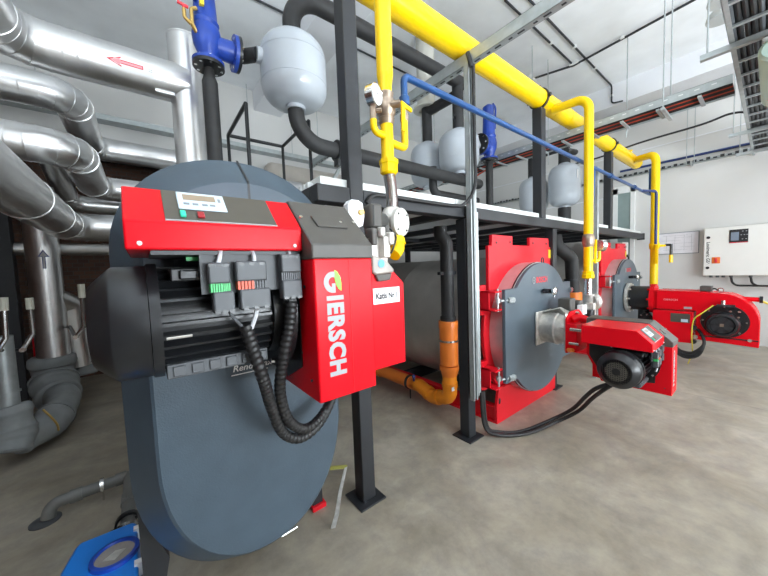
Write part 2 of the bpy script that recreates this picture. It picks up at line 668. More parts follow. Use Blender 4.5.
# glazed door in the far wall beside the platform end
g = G().box(XW - .05, XW, 1.80, 1.87, 0, 3.06).box(XW - .05, XW, 2.09, 2.22, 0, 3.06).box(XW - .05, XW, 1.80, 2.22, 2.95, 3.10)
f = struct('door_1', g, M_FRAME, smooth=0)
build('pane', G().box(XW - .035, XW - .01, 1.87, 2.09, 0, 2.95), M_GLASSG, f, smooth=0)

# ================================================================== STEEL PLATFORM
plat = thing('steel_platform', 'anthracite steel platform frame carrying pale deck boards above the boilers', 'platform', (1.09, 1.676, 0))
PX0, PX1, PY0, PY1 = .82, 8.02, 1.626, 5.6


def post(x, y, z1, capz=None):
    p = build('post', G().box(x, x + .1, y, y + .1, .012, z1), M_STEEL, plat, bevel=.006)
    build('base_plate', G().box(x - .05, x + .15, y - .05, y + .15, 0, .012), M_STEEL, p, bevel=.002)
    return p


p1 = post(1.041, 1.626, 3.275)
post(2.18, 1.626, 1.95)
post(3.87, 1.626, 1.95)
for x in (1.041, 2.9, 5.0, 7.0):
    post(x, 5.4, 1.95)
for x in (3.585, 5.96):
    build('post', G().box(x, x + .105, 1.626, 1.731, 2.055, 3.275), M_STEEL, plat, bevel=.006)
build('beam', G().box(PX0, 1.041, PY0, PY0 + .1, 1.955, 2.055).box(1.141, PX1, PY0, PY0 + .1, 1.955, 2.055), M_STEEL, plat, bevel=.006)
build('beam_end_plate', G().box(PX1, PX1 + .02, PY0 - .01, PY0 + .11, 1.935, 2.065), M_BLACK, plat)
build('beam', G().box(PX0, PX0 + .1, PY0 + .1, PY1, 1.955, 2.055), M_STEEL, plat, bevel=.006)
build('beam', G().box(PX0, PX1, PY1, PY1 + .1, 1.955, 2.055), M_STEEL, plat, bevel=.006)
for x in (1.55, 2.23, 3.05, 3.92, 4.7, 5.4, 6.1, 7.0, 7.9):
    build('cross_beam', G().box(x - .05, x + .05, PY0 + .1, PY1, 1.99, 2.050), M_STEEL, plat, bevel=.004)
for y in (3.9,):
    build('cross_beam', G().box(PX0 + .1, PX1, y - .04, y + .04, 1.99, 2.048), M_STEEL, plat, bevel=.004)
xs = [.86, 2.1, 3.56, 5.0, 6.5, 7.95]
for i in range(5):
    for y0, y1 in ((1.66, 3.6), (3.62, 5.65)):
        x0 = xs[i]
        build('deck_board', G().box(x0, xs[i + 1] - .006, y0, y1, 2.056, 2.108), M_DECK, plat, smooth=0)
        build('deck_sheet', G().box(x0, xs[i + 1] - .006, y0, y1, 2.05, 2.0555), M_DECKU, plat, smooth=0, label='zinc grey deck underside')
# grating edge on the left side of the deck
g = G()
cmb = [(.825, 1.76 + 34 * .055, 2.056), (.825, 1.76, 2.056)]
for k in range(34):
    y = 1.76 + k * .055
    cmb += [(.825, y, 2.09), (.825, y + .03, 2.09), (.825, y + .03, 2.064), (.825, y + .055, 2.064)]
g.prism(cmb, (.035, 0, 0))
build('grating_edge', g, M_DECK, plat, smooth=0)

# guard rail round the hatch on the deck, left end
rail = thing('guard_rail', 'thin black tube guard rail standing on the deck left of the post', 'railing', (1.15, 3.4, 2.10))
RZ = 3.1
c = [(.85, 3.02), (.86, 3.81), (1.47, 3.79), (1.46, 3.01)]
for (x, y) in c:
    build('upright', G().cyl((x, y, 2.117), (x, y, RZ), .017, seg=12), M_BLACK, rail)
build('top_rail', G().tube(fillet([(c[0][0], c[0][1], RZ), (c[1][0], c[1][1], RZ), (c[2][0], c[2][1], RZ), (c[3][0], c[3][1], RZ)], .02, 4), .019, 12), M_BLACK, rail)
build('lower_rail', G().cyl((1.46, 3.01, 2.42), (1.47, 3.79, 2.42), .016, seg=12).cyl((.85, 3.02, 2.42), (.86, 3.81, 2.42), .016, seg=12), M_BLACK, rail)

# ================================================================== BOILERS 2 AND 3
def boiler(cx, label, detail=True):
    b = thing('boiler', label, 'boiler', (cx, 3.2, 0), 'horizontal boilers with red front plates')
    CZ_ = .885
    # cladding shell with seam bands
    g = G().lathe([(0, .70), (0, .745), (.02, .752), (.05, .745), (1.2, .745), (1.21, .75), (1.23, .745), (2.4, .745), (2.41, .75), (2.43, .745), (3.25, .745), (3.27, .70)], (cx, 1.76, CZ_), (0, 1, 0), 64)
    build('shell', g, M_SHELL, b)
    # red front plate: rectangle with two lugs over a round flange
    pts = []
    N = 28
    R = .765
    a0 = math.radians(203)
    for i in range(N + 1):
        a = math.radians(163) + (math.radians(377) - math.radians(163)) * i / N
        pts.append((cx + R * math.cos(a), 1.66, CZ_ + R * math.sin(a)))
    pts += [(cx + .66, 1.66, 1.30), (cx + .64, 1.66, 1.73), (cx + .60, 1.66, 1.73), (cx + .585, 1.66, 1.835), (cx + .13, 1.66, 1.80 + .03), (cx + .13, 1.66, 1.74), (cx - .23, 1.66, 1.74), (cx - .23, 1.66, 1.832), (cx - .60, 1.66, 1.835), (cx - .61, 1.66, 1.73), (cx - .665, 1.66, 1.73), (cx - .665, 1.66, 1.30)]
    fp = build('front_plate', G().prism(pts, (0, .035, 0)), M_RED2, b, bevel=.004)
    build('bolt_hole', G().cyl((cx - .53, 1.655, 1.76), (cx - .53, 1.66, 1.76), .012, seg=10).cyl((cx - .28, 1.655, 1.77), (cx - .28, 1.66, 1.77), .012, seg=10).cyl((cx + .2, 1.655, 1.77), (cx + .2, 1.66, 1.77), .012, seg=10).cyl((cx + .52, 1.655, 1.77), (cx + .52, 1.66, 1.77), .012, seg=10), M_BLACK, fp, label='dark bolt holes')
    build('warning_sticker', G().box(cx + .575, cx + .635, 1.656, 1.659, 1.60, 1.70), M_YLAB, fp, smooth=0)
    # skid
    sk = build('skid', G().prism([(cx - .64, 1.61, 0), (cx + .64, 1.61, 0), (cx + .64, 1.61, .18), (cx + .60, 1.61, .34), (cx - .60, 1.61, .34), (cx - .64, 1.61, .18)], (0, .03, 0)), M_RED2, b, bevel=.003)
    for sgn in (-1, 1):
        x = cx + sgn * .60
        build('skid_rail', G().box(x - .04, x + .04, 1.64, 4.9, .0, .012).box(x - .006, x + .006, 1.64, 4.9, .012, .15).box(x - .04, x + .04, 1.64, 4.9, .15, .162), M_RED2, sk, smooth=0)
    build('skid_hole', G().ball((cx - .595, 1.609, .22), .02, 10, (1, .15, 1.6)), M_BLACK, sk)
    build('cross_tie', G().box(cx - .6, cx + .6, 3.0, 3.06, .02, .16).box(cx - .6, cx + .6, 4.4, 4.46, .02, .16), M_STEEL, b)
    # saddle band under the shell, dark
    build('saddle', G().prism([(cx - .62, 2.2, .165), (cx + .62, 2.2, .165), (cx + .5, 2.2, .36), (cx + .25, 2.2, .2), (cx - .25, 2.2, .2), (cx - .5, 2.2, .36)], (0, .04, 0)).prism([(cx - .62, 4.2, .165), (cx + .62, 4.2, .165), (cx + .5, 4.2, .36), (cx + .25, 4.2, .2), (cx - .25, 4.2, .2), (cx - .5, 4.2, .36)], (0, .04, 0)), M_STEEL, b)
    # door
    d = build('door', None_door(cx), M_DOOR, b, bevel=.004)
    build('door_rim', G().lathe([(0, .60), (0, .672), (.155, .672), (.155, .60)], (cx, 1.505, CZ_), (0, 1, 0), 64), M_RIM, d, label='bright galvanised rim')
    build('rim_edge', G().ring((cx, 1.512, CZ_), (0, 1, 0), .60, .677, .012, 64), M_BLACK, d)
    build('lifting_eye', G().tube(fillet([(cx + .03, 1.49, 1.53), (cx + .03, 1.49, 1.60), (cx + .075, 1.49, 1.60), (cx + .075, 1.49, 1.53)], .02, 6), .006, 8), M_STEEL, d)
    # sight glass
    build('sight_glass', G().cyl((cx + .03, 1.47, 1.255), (cx + .03, 1.38, 1.255), .024, seg=16).box(cx - .03, cx + .03, 1.40, 1.45, 1.24, 1.27), M_BLACK, d)
    build('sight_glass_cap', G().lathe([(0, .028), (.012, .042), (.03, .042), (.038, .03), (.04, .02)], (cx + .03, 1.385, 1.255), (0, -1, 0), 20).cyl((cx + .03, 1.37, 1.255), (cx + .035, 1.365, 1.19), .006, seg=8), M_CHROME, d)
    # printed mark
    e = G().ring((cx - .185, 1.466, 1.375), (0, 1, 0), .027, .035, .002, 24).box(cx - .198, cx - .193, 1.465, 1.467, 1.352, 1.398).box(cx - .177, cx - .172, 1.465, 1.467, 1.352, 1.398).box(cx - .198, cx - .172, 1.465, 1.467, 1.371, 1.379)
    build('emblem', e, M_LETTER, d, smooth=0)
    build('lettering', G().text('BOSCH', .1, (cx - .13, 1.468, 1.345), (1, 0, 0), (0, 0, 1), bold=.003, width=.24, height=.062), M_REDINK, d, smooth=0)
    # hinges and clamps
    for z in (1.22, .50):
        h = build('hinge', G().box(cx - .81, cx - .795, 1.57, 1.70, z - .09, z + .09).box(cx - .81, cx - .70, 1.51, 1.66, z + .075, z + .09).box(cx - .81, cx - .70, 1.51, 1.66, z - .09, z - .075).box(cx - .81, cx - .72, 1.66, 1.70, z - .14, z + .14), M_RED2, b, bevel=.003)
        build('hinge_pin', G().cyl((cx - .735, 1.53, z - .10), (cx - .735, 1.53, z + .105), .010, seg=10).cyl((cx - .735, 1.53, z - .02), (cx - .735, 1.53, z + .02), .024, seg=10), M_GALV, h)
        build('hinge_bolt', G().cyl((cx - .735, 1.50, z), (cx - .62, 1.455, z), .012, seg=10).cyl((cx - .66, 1.47, z), (cx - .62, 1.448, z), .028, seg=6).cyl((cx - .60, 1.472, z), (cx - .60, 1.445, z), .026, seg=6), M_GALV, h)
    for z in (1.22, .50):
        build('clamp_bolt', G().cyl((cx + .68, 1.66, z), (cx + .68, 1.43, z), .013, seg=10).cyl((cx + .68, 1.472, z), (cx + .68, 1.44, z), .032, seg=6), M_CHROME, b)
    return b


def None_door(cx):
    cz, R = .885, .665
    pts = []
    # top arc from right ear to left ear
    zt, zb, xe = 1.32, .455, .71
    at = math.asin((zt - cz) / R)
    for i in range(25):
        a = at + (PI - 2 * at) * i / 24
        pts.append((cx + R * math.cos(a), 1.47, cz + R * math.sin(a)))
    pts += [(cx - xe, 1.47, zt), (cx - xe, 1.47, zb)]
    ab = math.asin((zb - cz) / R)
    for i in range(25):
        a = PI - ab + (PI + 2 * ab) * i / 24
        pts.append((cx + R * math.cos(a), 1.47, cz + R * math.sin(a)))
    pts += [(cx + xe, 1.47, zb), (cx + xe, 1.47, zt)]
    return G().prism(pts, (0, .035, 0))


B2, B3 = 3.24, 6.33
boiler(B2, 'steel boiler with round grey door, between the tall dark boiler and the farthest boiler')
boiler(B3, 'farthest steel boiler with round grey door, nearest the wall with the white panel')

# ================================================================== BOILER 1 (tall, domed front)
t = thing('boiler', 'tall dark grey domed boiler front at left behind the nearest red burner', 'boiler', (.37, 2.6, 0))
XC = .366


def door_outline(hw, zt, zb, y, rt, rb, n=18):
    # stadium-like outline: side lines, superelliptic top and bottom
    pts = []
    for i in range(n + 1):
        a = PI * i / n
        ca, sa = math.cos(a), math.sin(a)
        e = .94
        pts.append((XC + hw * math.copysign(abs(ca) ** e, ca), y, zt - rt + rt * abs(sa) ** e))
    for i in range(n + 1):
        a = PI + PI * i / n
        ca, sa = math.cos(a), math.sin(a)
        e = .94
        pts.append((XC + hw * math.copysign(abs(ca) ** e, ca), y, zb + rb - rb * abs(sa) ** e))
    return [Vector(p) for p in pts]


o1 = door_outline(.456, 2.049, .232, 1.50, .42, .57, 28)
o0 = door_outline(.456, 2.049, .232, 1.62, .42, .57, 28)
o2 = door_outline(.372, 1.928, .345, 1.352, .36, .52, 28)
o3 = door_outline(.362, 1.918, .357, 1.345, .35, .51, 28)
d = build('door', G().loft([o0, o1, o2, o3]), M_GREY, t, smooth=22)
# vertical seam of the two halves at the top
build('seam', G().prism([(.3645, 1.503, 2.057), (.3735, 1.503, 2.057), (.3735, 1.352, 1.933), (.3735, 1.3435, 1.918), (.3735, 1.3435, 1.80), (.3645, 1.3435, 1.80), (.3645, 1.3435, 1.918), (.3645, 1.352, 1.933)], (0, .004, .002)), M_BLACK, d, smooth=0)
build('shell', G().loft([door_outline(.43, 2.0, .26, 1.62, .42, .5), door_outline(.43, 2.0, .26, 2.9, .42, .5)]), M_SHELL, t)
build('lettering', G().text('Rendamax', .05, (.262, 1.3435, 1.152), (1, 0, 0), (0, 0, 1), shear=.25, bold=.0008, width=.16, height=.026).box(.255, .40, 1.343, 1.344, 1.137, 1.141), M_WHITE, d, smooth=0)
for x, y in ((.25, 2.2), (.25, 2.64), (.765, 1.80), (.765, 2.64)):
    if True:
        ft_ = build('foot', G().box(x, x + .07, y, y + .10, .03, .42), M_STEEL, t, bevel=.003)
        build('foot_plate', G().box(x - .01, x + .085, y - .02, y + .12, 0, .03), M_RED2, ft_, bevel=.003, label='red foot plate')
build('bottom_flap', G().prism([(-.085, 1.63, .06), (-.085, 1.63, .57), (.01, 1.63, .30), (-.03, 1.63, .10)], (0, .05, 0)), M_STEEL, t)
build('rim_clip', G().cyl((.46, 1.49, .228), (.54, 1.49, .232), .006, seg=8), M_CHROME, t)


# ================================================================== BURNERS 1 AND 2 (same kind)
def small_burner(label, A, s, ydoor, hood_back, logo, sticker, grille):
    A = Vector(A)
    A1 = Vector((.417, .88, 1.125))

    def tf(p):
        return A + (p - A1) * s
    g_ = lambda: G(tf)
    yb = A1.y + (ydoor - A.y) / s       # door face in the local measure
    hb = hood_back
    t = thing('burner', label, 'burner', tuple(tf(Vector((.45, 1.1, 1.125)))), None)
    bk = min(yb - .02, 1.58)
    prof = [(.88, 1.125), (bk - .14, 1.125), (bk, 1.40), (bk, 1.59), (.88, 1.59)]
    hs = build('fan_housing', g_().prism([(.417, y, z) for y, z in prof], (.225, 0, 0)), M_RED, t, bevel=.006 * s)
    build('motor_plate', g_().prism([(.4168, 1.0, 1.22), (.4168, bk - .18, 1.15), (.4168, bk - .03, 1.39), (.4168, bk - .03, 1.605), (.4168, 1.0, 1.605)], (-.004, 0, 0)), M_BLACK, hs, smooth=0)
    # folded front edge line
    build('front_crease', g_().box(.545, .5465, .8785, .88, 1.13, 1.59), M_RED2, hs, smooth=0)
    for (x, y, z) in ((.4165, .93, 1.19), (.4165, 1.0, 1.27), (.4165, .95, 1.5), (.4165, 1.22, 1.16)):
        build('screw', g_().cyl((x, y, z), (x - .004, y, z), .005, seg=8), M_STEEL, hs)
    # charcoal lid
    cp = build('lid', g_().prism([(.413, y, z) for y, z in ((.876, 1.588), (.876, 1.634), (1.05, 1.797), (bk, 1.797), (bk, 1.588))], (.232, 0, 0)), M_CAP, t, bevel=.005 * s)
    sl = Vector((0, .174, .163)).normalized()
    nn = Vector((0, -.163, .174)).normalized()

    def onlid(x, k):
        return Vector((x, .876, 1.634)) + sl * k
    q = [onlid(.47, .09), onlid(.585, .09), onlid(.59, .15), onlid(.465, .15)]
    pl = build('lid_plate', g_().prism(q, nn * .006), M_CAP, cp, bevel=.002 * s)
    for x, k in ((.425, .135), (.625, .125), (.568, .12)):
        build('screw', g_().cyl(onlid(x, k) + nn * .001, onlid(x, k) + nn * .008, .006, seg=10), M_CHROME, cp)
    # wing with the gas connection
    wg = build('side_housing', g_().prism([(.60, 1.10, 1.09), (.985, 1.10, 1.09), (.988, 1.10, 1.48), (.905, 1.10, 1.556), (.60, 1.10, 1.556)], (0, bk - 1.10, 0)), M_RED, t, bevel=.005 * s)
    if sticker:
        st = build('sticker', g_().box(.80, .955, 1.0965, 1.0995, 1.39, 1.462), M_WHITE, wg, smooth=0)
        build('sticker_text', g_().text('Katls Nr.1', .03, (.815, 1.0962, 1.412), (1, 0, 0), (0, 0, 1), bold=.001, width=.125, height=.028), M_INK, st, smooth=0)
    # hood with control panel
    hx0, hx1 = -.028, .412
    hd = build('hood', g_().prism([(hx0, y, z) for y, z in ((.94, 1.617), (.94, 1.687), (1.05, 1.79), (hb, 1.79), (hb, 1.617))], (hx1 - hx0, 0, 0)), M_RED, t, bevel=.005 * s)
    for x in (.0, .385):
        build('screw', g_().lathe([(0, .0055), (.004, .0055), (.006, .003)], (x, .94, 1.632), (0, -1, 0), 12), M_WHITE, hd)
    sd = Vector((0, .11, .103)).normalized()
    sn = Vector((0, -.103, .11)).normalized()

    def onp(x, k, h=0.):
        return Vector((x, .94, 1.687)) + sd * k + sn * h

    def plate(x0, x1, k0, k1, h0, h1):
        return g_().hexa([onp(x0, k0, h0), onp(x1, k0, h0), onp(x1, k1, h0), onp(x0, k1, h0), onp(x0, k0, h1), onp(x1, k0, h1), onp(x1, k1, h1), onp(x0, k1, h1)])
    cp = build('control_panel', plate(.055, .335, .006, .145, .0005, .003), M_PANEL, hd, smooth=0)
    build('panel_edge', plate(.055, .335, .004, .007, .0005, .0036), M_LETTER, cp, smooth=0)
    ds = build('display', plate(.088, .206, .055, .138, .003, .007), M_DISP, cp, bevel=.002 * s)
    build('lcd', plate(.102, .182, .098, .126, .007, .0076), M_LCD, ds, smooth=0)
    for x in (.108, .129, .152, .171):
        build('button', plate(x - .007, x + .007, .074, .083, .007, .009), M_PLATE, ds, bevel=.002 * s)
    build('flame_symbol', plate(.188, .195, .098, .116, .007, .0078), M_PLATE, ds, smooth=0)
    build('indicator', plate(.088, .101, .018, .042, .003, .011), M_LED, cp, bevel=.002 * s)
    build('rocker_switch', plate(.127, .144, .018, .042, .003, .010), M_SWR, cp, bevel=.002 * s)
    # terminal back plate and plugs
    build('terminal_plate', g_().box(.125, .41, .972, .98, 1.497, 1.617).box(.02, .41, .96, 1.2, 1.606, 1.616), M_PLUG, t)
    build('terminal_strip', g_().box(.10, .15, 1.02, 1.04, 1.592, 1.603), M_GREEN, t, smooth=0)
    for (x0, x1, dx, zt, m1, m2) in ((.139, .193, .008, 1.583, M_GREEN, M_GREEN), (.208, .294, .007, 1.586, M_TERR, M_PLUG), (.338, .402, 0., 1.606, M_PLUG, M_PLUG)):
        p = build('plug', g_().box(x0, x1, .935, .972, zt - .058, zt), M_PLUG, t, bevel=.005 * s)
        build('plug_lower', g_().box(x0 + dx, x1 + dx, .935, .972, zt - .140, zt - .080), M_PLUG, p, bevel=.005 * s)
        xm = (x0 + x1) / 2 + dx / 2
        tm = g_()
        for k in range(5):
            xx = x0 + dx / 2 + (xm - x0) * k / 5
            tm.box(xx, xx + (xm - x0) / 5 * .72, .938, .968, zt - .081, zt - .057)
        build('terminal', tm, m1, p, smooth=0)
        tm = g_()
        for k in range(5):
            xx = xm + (x1 - xm) * k / 5
            tm.box(xx, xx + (x1 - xm) / 5 * .72, .94, .967, zt - .081, zt - .057)
        build('terminal', tm, m2, p, smooth=0)
        nt_ = g_()
        for k in range(3):
            xx = x0 + (x1 - x0) * (k + .5) / 3
            nt_.box(xx - .007, xx + .007, .934, .95, zt - .012, zt - .004)
            nt_.box(xx + dx - .007, xx + dx + .007, .934, .95, zt - .140, zt - .132)
        build('plug_slots', nt_, M_BLACK, p, smooth=0)
    wires = (((.165, .95, 1.575), (.172, .955, 1.595), (.178, .965, 1.618)), ((.262, .95, 1.58), (.264, .955, 1.60), (.262, .965, 1.618)), ((.371, .95, 1.60), (.372, .955, 1.61), (.372, .965, 1.618)))
    for w in wires:
        build('wire', g_().tube(smooth_path(w, 5), .006, 8), M_CABLEG, t, label='pale wire')
    build('wire', g_().tube(smooth_path([(.188, .955, 1.44), (.205, .96, 1.415), (.228, .97, 1.385)], 5), .005, 8), M_PLUG, t)
    build('wire', g_().tube(smooth_path([(.262, .955, 1.44), (.258, .958, 1.42), (.246, .965, 1.385)], 5), .007, 8), M_CABLEG, t, label='pale wire')
    # motor
    MY, MZ = 1.17, 1.418
    mo = build('motor', g_().cyl((.02, MY, MZ), (.335, MY, MZ), .128, seg=48), M_BLACK, t)
    fn = g_()
    for k in range(30):
        a = 2 * PI * k / 30
        u = Vector((0, math.cos(a), math.sin(a)))
        w = Vector((0, -math.sin(a), math.cos(a)))
        o = Vector((0, MY, MZ))
        r0, r1, th = .12, .161, .0042
        P_ = []
        for x in (.03, .325):
            for rr, ss in ((r0, -1), (r1, -1), (r1, 1), (r0, 1)):
                P_.append(o + Vector((x, 0, 0)) + u * rr + w * th * ss)
        fn.hexa(P_)
    build('cooling_fins', fn, M_BLACK, mo, smooth=0)
    cw = build('fan_cowl', g_().lathe([(0, .085), (0, .112), (.004, .118), (.044, .160), (.05, .164), (.126, .166), (.128, .172), (.152, .173), (.152, .15)], (-.119, MY, MZ), (1, 0, 0), 64, caps=False), M_BLACK, mo)
    gr = g_().lathe([(0, .113), (.002, .113)], (-.113, MY, MZ), (1, 0, 0), 40)
    build('cowl_backing', gr, M_BLACK, cw)
    gb = g_()
    for k in range(-6, 7):
        o_ = k * .017
        L_ = math.sqrt(max(.110 ** 2 - o_ ** 2, 0))
        gb.box(-.119, -.114, MY + o_ - .0028, MY + o_ + .0028, MZ - L_, MZ + L_)
        gb.box(-.119, -.114, MY - L_, MY + L_, MZ + o_ - .0028, MZ + o_ + .0028)
    build('cowl_grille', gb, M_GRILLE if grille else M_BLACK, cw, smooth=0)
    build('cowl_hub', g_().cyl((-.121, MY, MZ), (-.113, MY, MZ), .033, seg=24), M_BLACK, cw)
    build('terminal_box', g_().box(.06, .27, 1.02, 1.12, 1.535, 1.572).box(.08, .20, 1.005, 1.03, 1.54, 1.566), M_BLACK, mo, bevel=.004 * s)
    ft = g_().box(.036, .31, 1.035, 1.30, 1.262, 1.302)
    for k in range(6):
        x = .05 + k * .045
        ft.box(x, x + .03, 1.028, 1.036, 1.268, 1.296)
    build('motor_foot', ft, M_PLUG, mo, bevel=.002 * s)
    build('shaft_flange', g_().lathe([(0, .135), (0, .155), (.03, .16), (.03, .215), (.055, .215), (.055, .1)], (.335, MY, MZ), (1, 0, 0), 48), M_BLACK, mo)
    build('flange_bolt', g_().bolts((.365, MY, MZ), (-1, 0, 0), .195, 8, .009, .014, .2), M_CHROME, mo)
    # tie bolts along the motor body
    build('tie_bolt', g_().cyl((.04, MY - .151, MZ - .035), (.10, MY - .151, MZ - .035), .007, seg=8), M_CAST, mo)
    if logo:
        lg = build('lettering', g_().text('IERSCH', .1, (.456, .8792, 1.468), (0, 0, -1), (1, 0, 0), bold=.005, spacing=1.12, width=.264, height=.064, thick=.0008), M_LETTER, hs, smooth=0)
        # the round first letter with its leaf
        pts = []
        cy, r1, r0 = 1.512, .0335, .0165
        ctr = Vector((.4815, .8784, cy))
        arc = [math.radians(a) for a in range(75, 331, 15)]
        P_o = [ctr + Vector((math.sin(a), 0, math.cos(a))) * r1 for a in arc]
        # opening of the letter faces right/down after the quarter turn
        ring_o, ring_i = [], []
        for a in range(108, 361, 14):
            aa = math.radians(a)
            ring_o.append(ctr + Vector((.0325 * math.sin(aa), 0, -.0345 * math.cos(aa))))
            ring_i.append(ctr + Vector((.0150 * math.sin(aa), 0, -.0165 * math.cos(aa))))
        gg = g_()
        for i in range(len(ring_o) - 1):
            gg.add([ring_o[i], ring_o[i + 1], ring_i[i + 1], ring_i[i]], [(0, 1, 2, 3)])
        gg.box(.4775, .4905, .8782, .8788, cy - .0345, cy - .004)
        build('lettering', gg, M_LETTER, hs, smooth=0)
        lf = [(.489, 1.551), (.499, 1.546), (.508, 1.530), (.5125, 1.508), (.512, 1.482), (.502, 1.489), (.494, 1.503), (.489, 1.522)]
        build('leaf_mark', g_().prism([(x, .8795, z) for x, z in lf], (0, -.0014, 0)), M_LEAF, hs, smooth=0)
    else:
        build('lettering', g_().text('GIERSCH', .1, (.456, .8792, 1.55), (0, 0, -1), (1, 0, 0), bold=.005, width=.34, height=.058, thick=.0008), M_LETTER, hs, smooth=0)
    return t, tf, bk


b1, tf1, bk1 = small_burner('large red burner with black finned motor, nearest the camera, white sticker on its right side', (.417, .88, 1.125), 1.0, 1.345, 1.335, True, True, False)
build('blast_tube', G().cyl((.72, 1.30, 1.34), (.72, 1.344, 1.34), .13), M_CAST, b1)
A2 = (3.03, .437, .518)
b2, tf2, bk2 = small_burner('smaller red burner on the middle boiler, its round motor grille facing left', A2, .8, 1.10, 1.48, False, False, True)
# cast tube between burner 2 and its boiler door
tb = build('blast_tube', G().lathe([(0, .14), (.02, .15), (.12, .155), (.13, .16), (.15, .16), (.16, .15), (.27, .14)], (B2, 1.455, .885), (0, -1, 0), 40), M_CAST, b2)
build('tube_flange', G().box(B2 - .17, B2 + .17, 1.445, 1.468, .715, 1.055), M_CAST, tb, bevel=.01)
build('tube_flange', G().box(B2 - .17, B2 + .17, 1.175, 1.20, .705, 1.065), M_CAST, tb, bevel=.01)
build('tube_rib', G().prism([(B2 - .05, 1.45, 1.04), (B2 + .05, 1.45, 1.04), (B2 + .05, 1.20, 1.03), (B2 - .05, 1.20, 1.03), (B2, 1.30, 1.09)], (.02, 0, .01)).bolts((B2, 1.20, .885), (0, 1, 0), .165, 6, .01, .03), M_CAST, tb)
build('mounting_plate', G().prism([(B2 - .19, 1.16, .70), (B2 + .19, 1.16, .70), (B2 + .19, 1.16, 1.02), (B2 + .1, 1.16, 1.08), (B2 - .1, 1.16, 1.08), (B2 - .19, 1.16, 1.02)], (0, .018, 0)), M_RED, b2, bevel=.004)
build('swivel_arm', G().tube(smooth_path([(B2 - .10, 1.16, 1.0), (B2 - .05, 1.11, 1.02), (B2 - .02, 1.05, 1.0)], 6), .035, 14).box(B2 - .19, B2 + .19, 1.08, 1.17, .72, .98), M_RED, b2, bevel=.01)
build('swivel_bolt', G().cyl((B2 - .20, 1.13, .93), (B2 - .20, 1.03, .93), .016, seg=10).cyl((B2 - .20, 1.14, .80), (B2 - .20, 1.06, .80), .014, seg=10).bolts((B2, 1.16, .885), (0, -1, 0), .17, 4, .016, .03, .78), M_CHROME, b2)
build('spring_clip', G().cyl((B2 - .20, 1.15, .735), (B2 - .22, 1.10, .745), .017, seg=10), M_ORNG, b2, label='orange plastic knob')

# ================================================================== BURNER 3 (round fan volute)
b3 = thing('burner', 'long red burner with round fan volute, farthest, under the white wall panel', 'burner', (6.1, .7, .32))
X3 = 6.0
pts = [(1.06, .80), (1.06, 1.075), (.62, 1.068)]
cy, cz, R = .42, .68, .375
for i in range(17):
    a = math.radians(75 - i * 75 / 16)
    pts.append((cy - R * math.cos(a) * .92, cz + R * math.sin(a)))
pts += [(cy - R * .92, .375), (.64, .40), (.64, .80)]
vol = build('fan_volute', G().prism([(X3, y, z) for y, z in pts], (.42, 0, 0)), M_RED, b3, bevel=.008)
build('volute_lip', G().box(X3 - .01, X3, .08, .60, .455, .47), M_BLACK, vol, smooth=0)
build('lip_bolt', G().cyl((X3 - .02, .15, .463), (X3, .15, .463), .02, seg=10), M_CHROME, vol)
rg = build('motor_ring', G().lathe([(0, .15), (0, .222), (.015, .218), (.015, .15)], (X3 - .0, .375, .685), (-1, 0, 0), 48), M_BLACK, b3)
build('ring_bolt', G().bolts((X3 - .012, .375, .685), (-1, 0, 0), .195, 8, .011, .014), M_CHROME, rg)
mo = build('motor', G().lathe([(0, .155), (.03, .16), (.12, .158), (.15, .145), (.155, .12), (.13, .108), (.125, .05)], (X3, .385, .65), (-1, 0, 0), 48), M_BLACK, b3)
build('motor_fan_cover', G().lathe([(0, .112), (.006, .105), (.006, .03)], (X3 - .13, .385, .65), (-1, 0, 0), 32), M_STEEL, mo)
sp = G()
for k in range(6):
    a = k * PI / 3
    u = Vector((0, math.cos(a), math.sin(a)))
    w = Vector((0, -math.sin(a), math.cos(a)))
    o = Vector((X3 - .138, .385, .65))
    sp.prism([o + u * .035 - w * .006, o + u * .102 - w * .015, o + u * .102 + w * .015, o + u * .035 + w * .006], (-.004, 0, 0))
build('cover_spokes', sp, M_BLACK, mo)
build('hub', G().box(X3 - .15, X3 - .135, .367, .403, .632, .668), M_BRASS, mo)
build('top_fitting', G().box(X3 - .10, X3 - .015, .28, .44, .885, .91), M_STEEL, mo)
build('sensor', G().cyl((X3 - .05, .385, .905), (X3 - .05, .385, .965), .022, seg=12).bolts((X3 - .10, .28, .80), (-1, 0, 0), .05, 4, .012, .03), M_CHROME, mo)
build('earth_lead', G().tube(smooth_path([(X3 - .10, .47, .90), (X3 - .16, .56, .80), (X3 - .16, .64, .70), (X3 - .14, .66, .5), (X3 - .1, .655, .32), (X3 - .08, .66, .2), (X3 - .05, .70, .05)], 8), .007, 8), M_CABLEY, b3, label='green and yellow lead')
bx = build('control_box', G().prism([(X3 - .05, 1.09, .335), (X3 - .05, 1.09, .785), (X3 - .05, .66, .785), (X3 - .05, .66, .345)], (.35, 0, 0)), M_RED, b3, bevel=.006)
dk = build('control_panel', G().box(X3 - .056, X3 - .05, .69, .89, .63, .755), M_PANEL, bx, smooth=0)
build('display', G().box(X3 - .062, X3 - .056, .71, .78, .64, .68), M_DISP, dk, smooth=0)
build('box_bolt', G().cyl((X3 - .07, .65, .57), (X3 - .01, .65, .57), .03, seg=12).cyl((X3 - .07, .65, .375), (X3 - .01, .65, .375), .03, seg=12), M_STEEL, bx)
build('cable_gland', G().cyl((X3 - .04, .64, .44), (X3 + .02, .64, .44), .03, seg=12), M_CHROME, bx)
build('rating_plate', G().box(X3 - .004, X3, .68, .76, .82, .85), M_LETTER, vol, smooth=0)
build('lettering', G().text('GIERSCH', .05, (X3 - .001, .98, .93), (0, -1, 0), (0, 0, 1), width=.15, height=.025), M_PINKINK, vol, smooth=0)
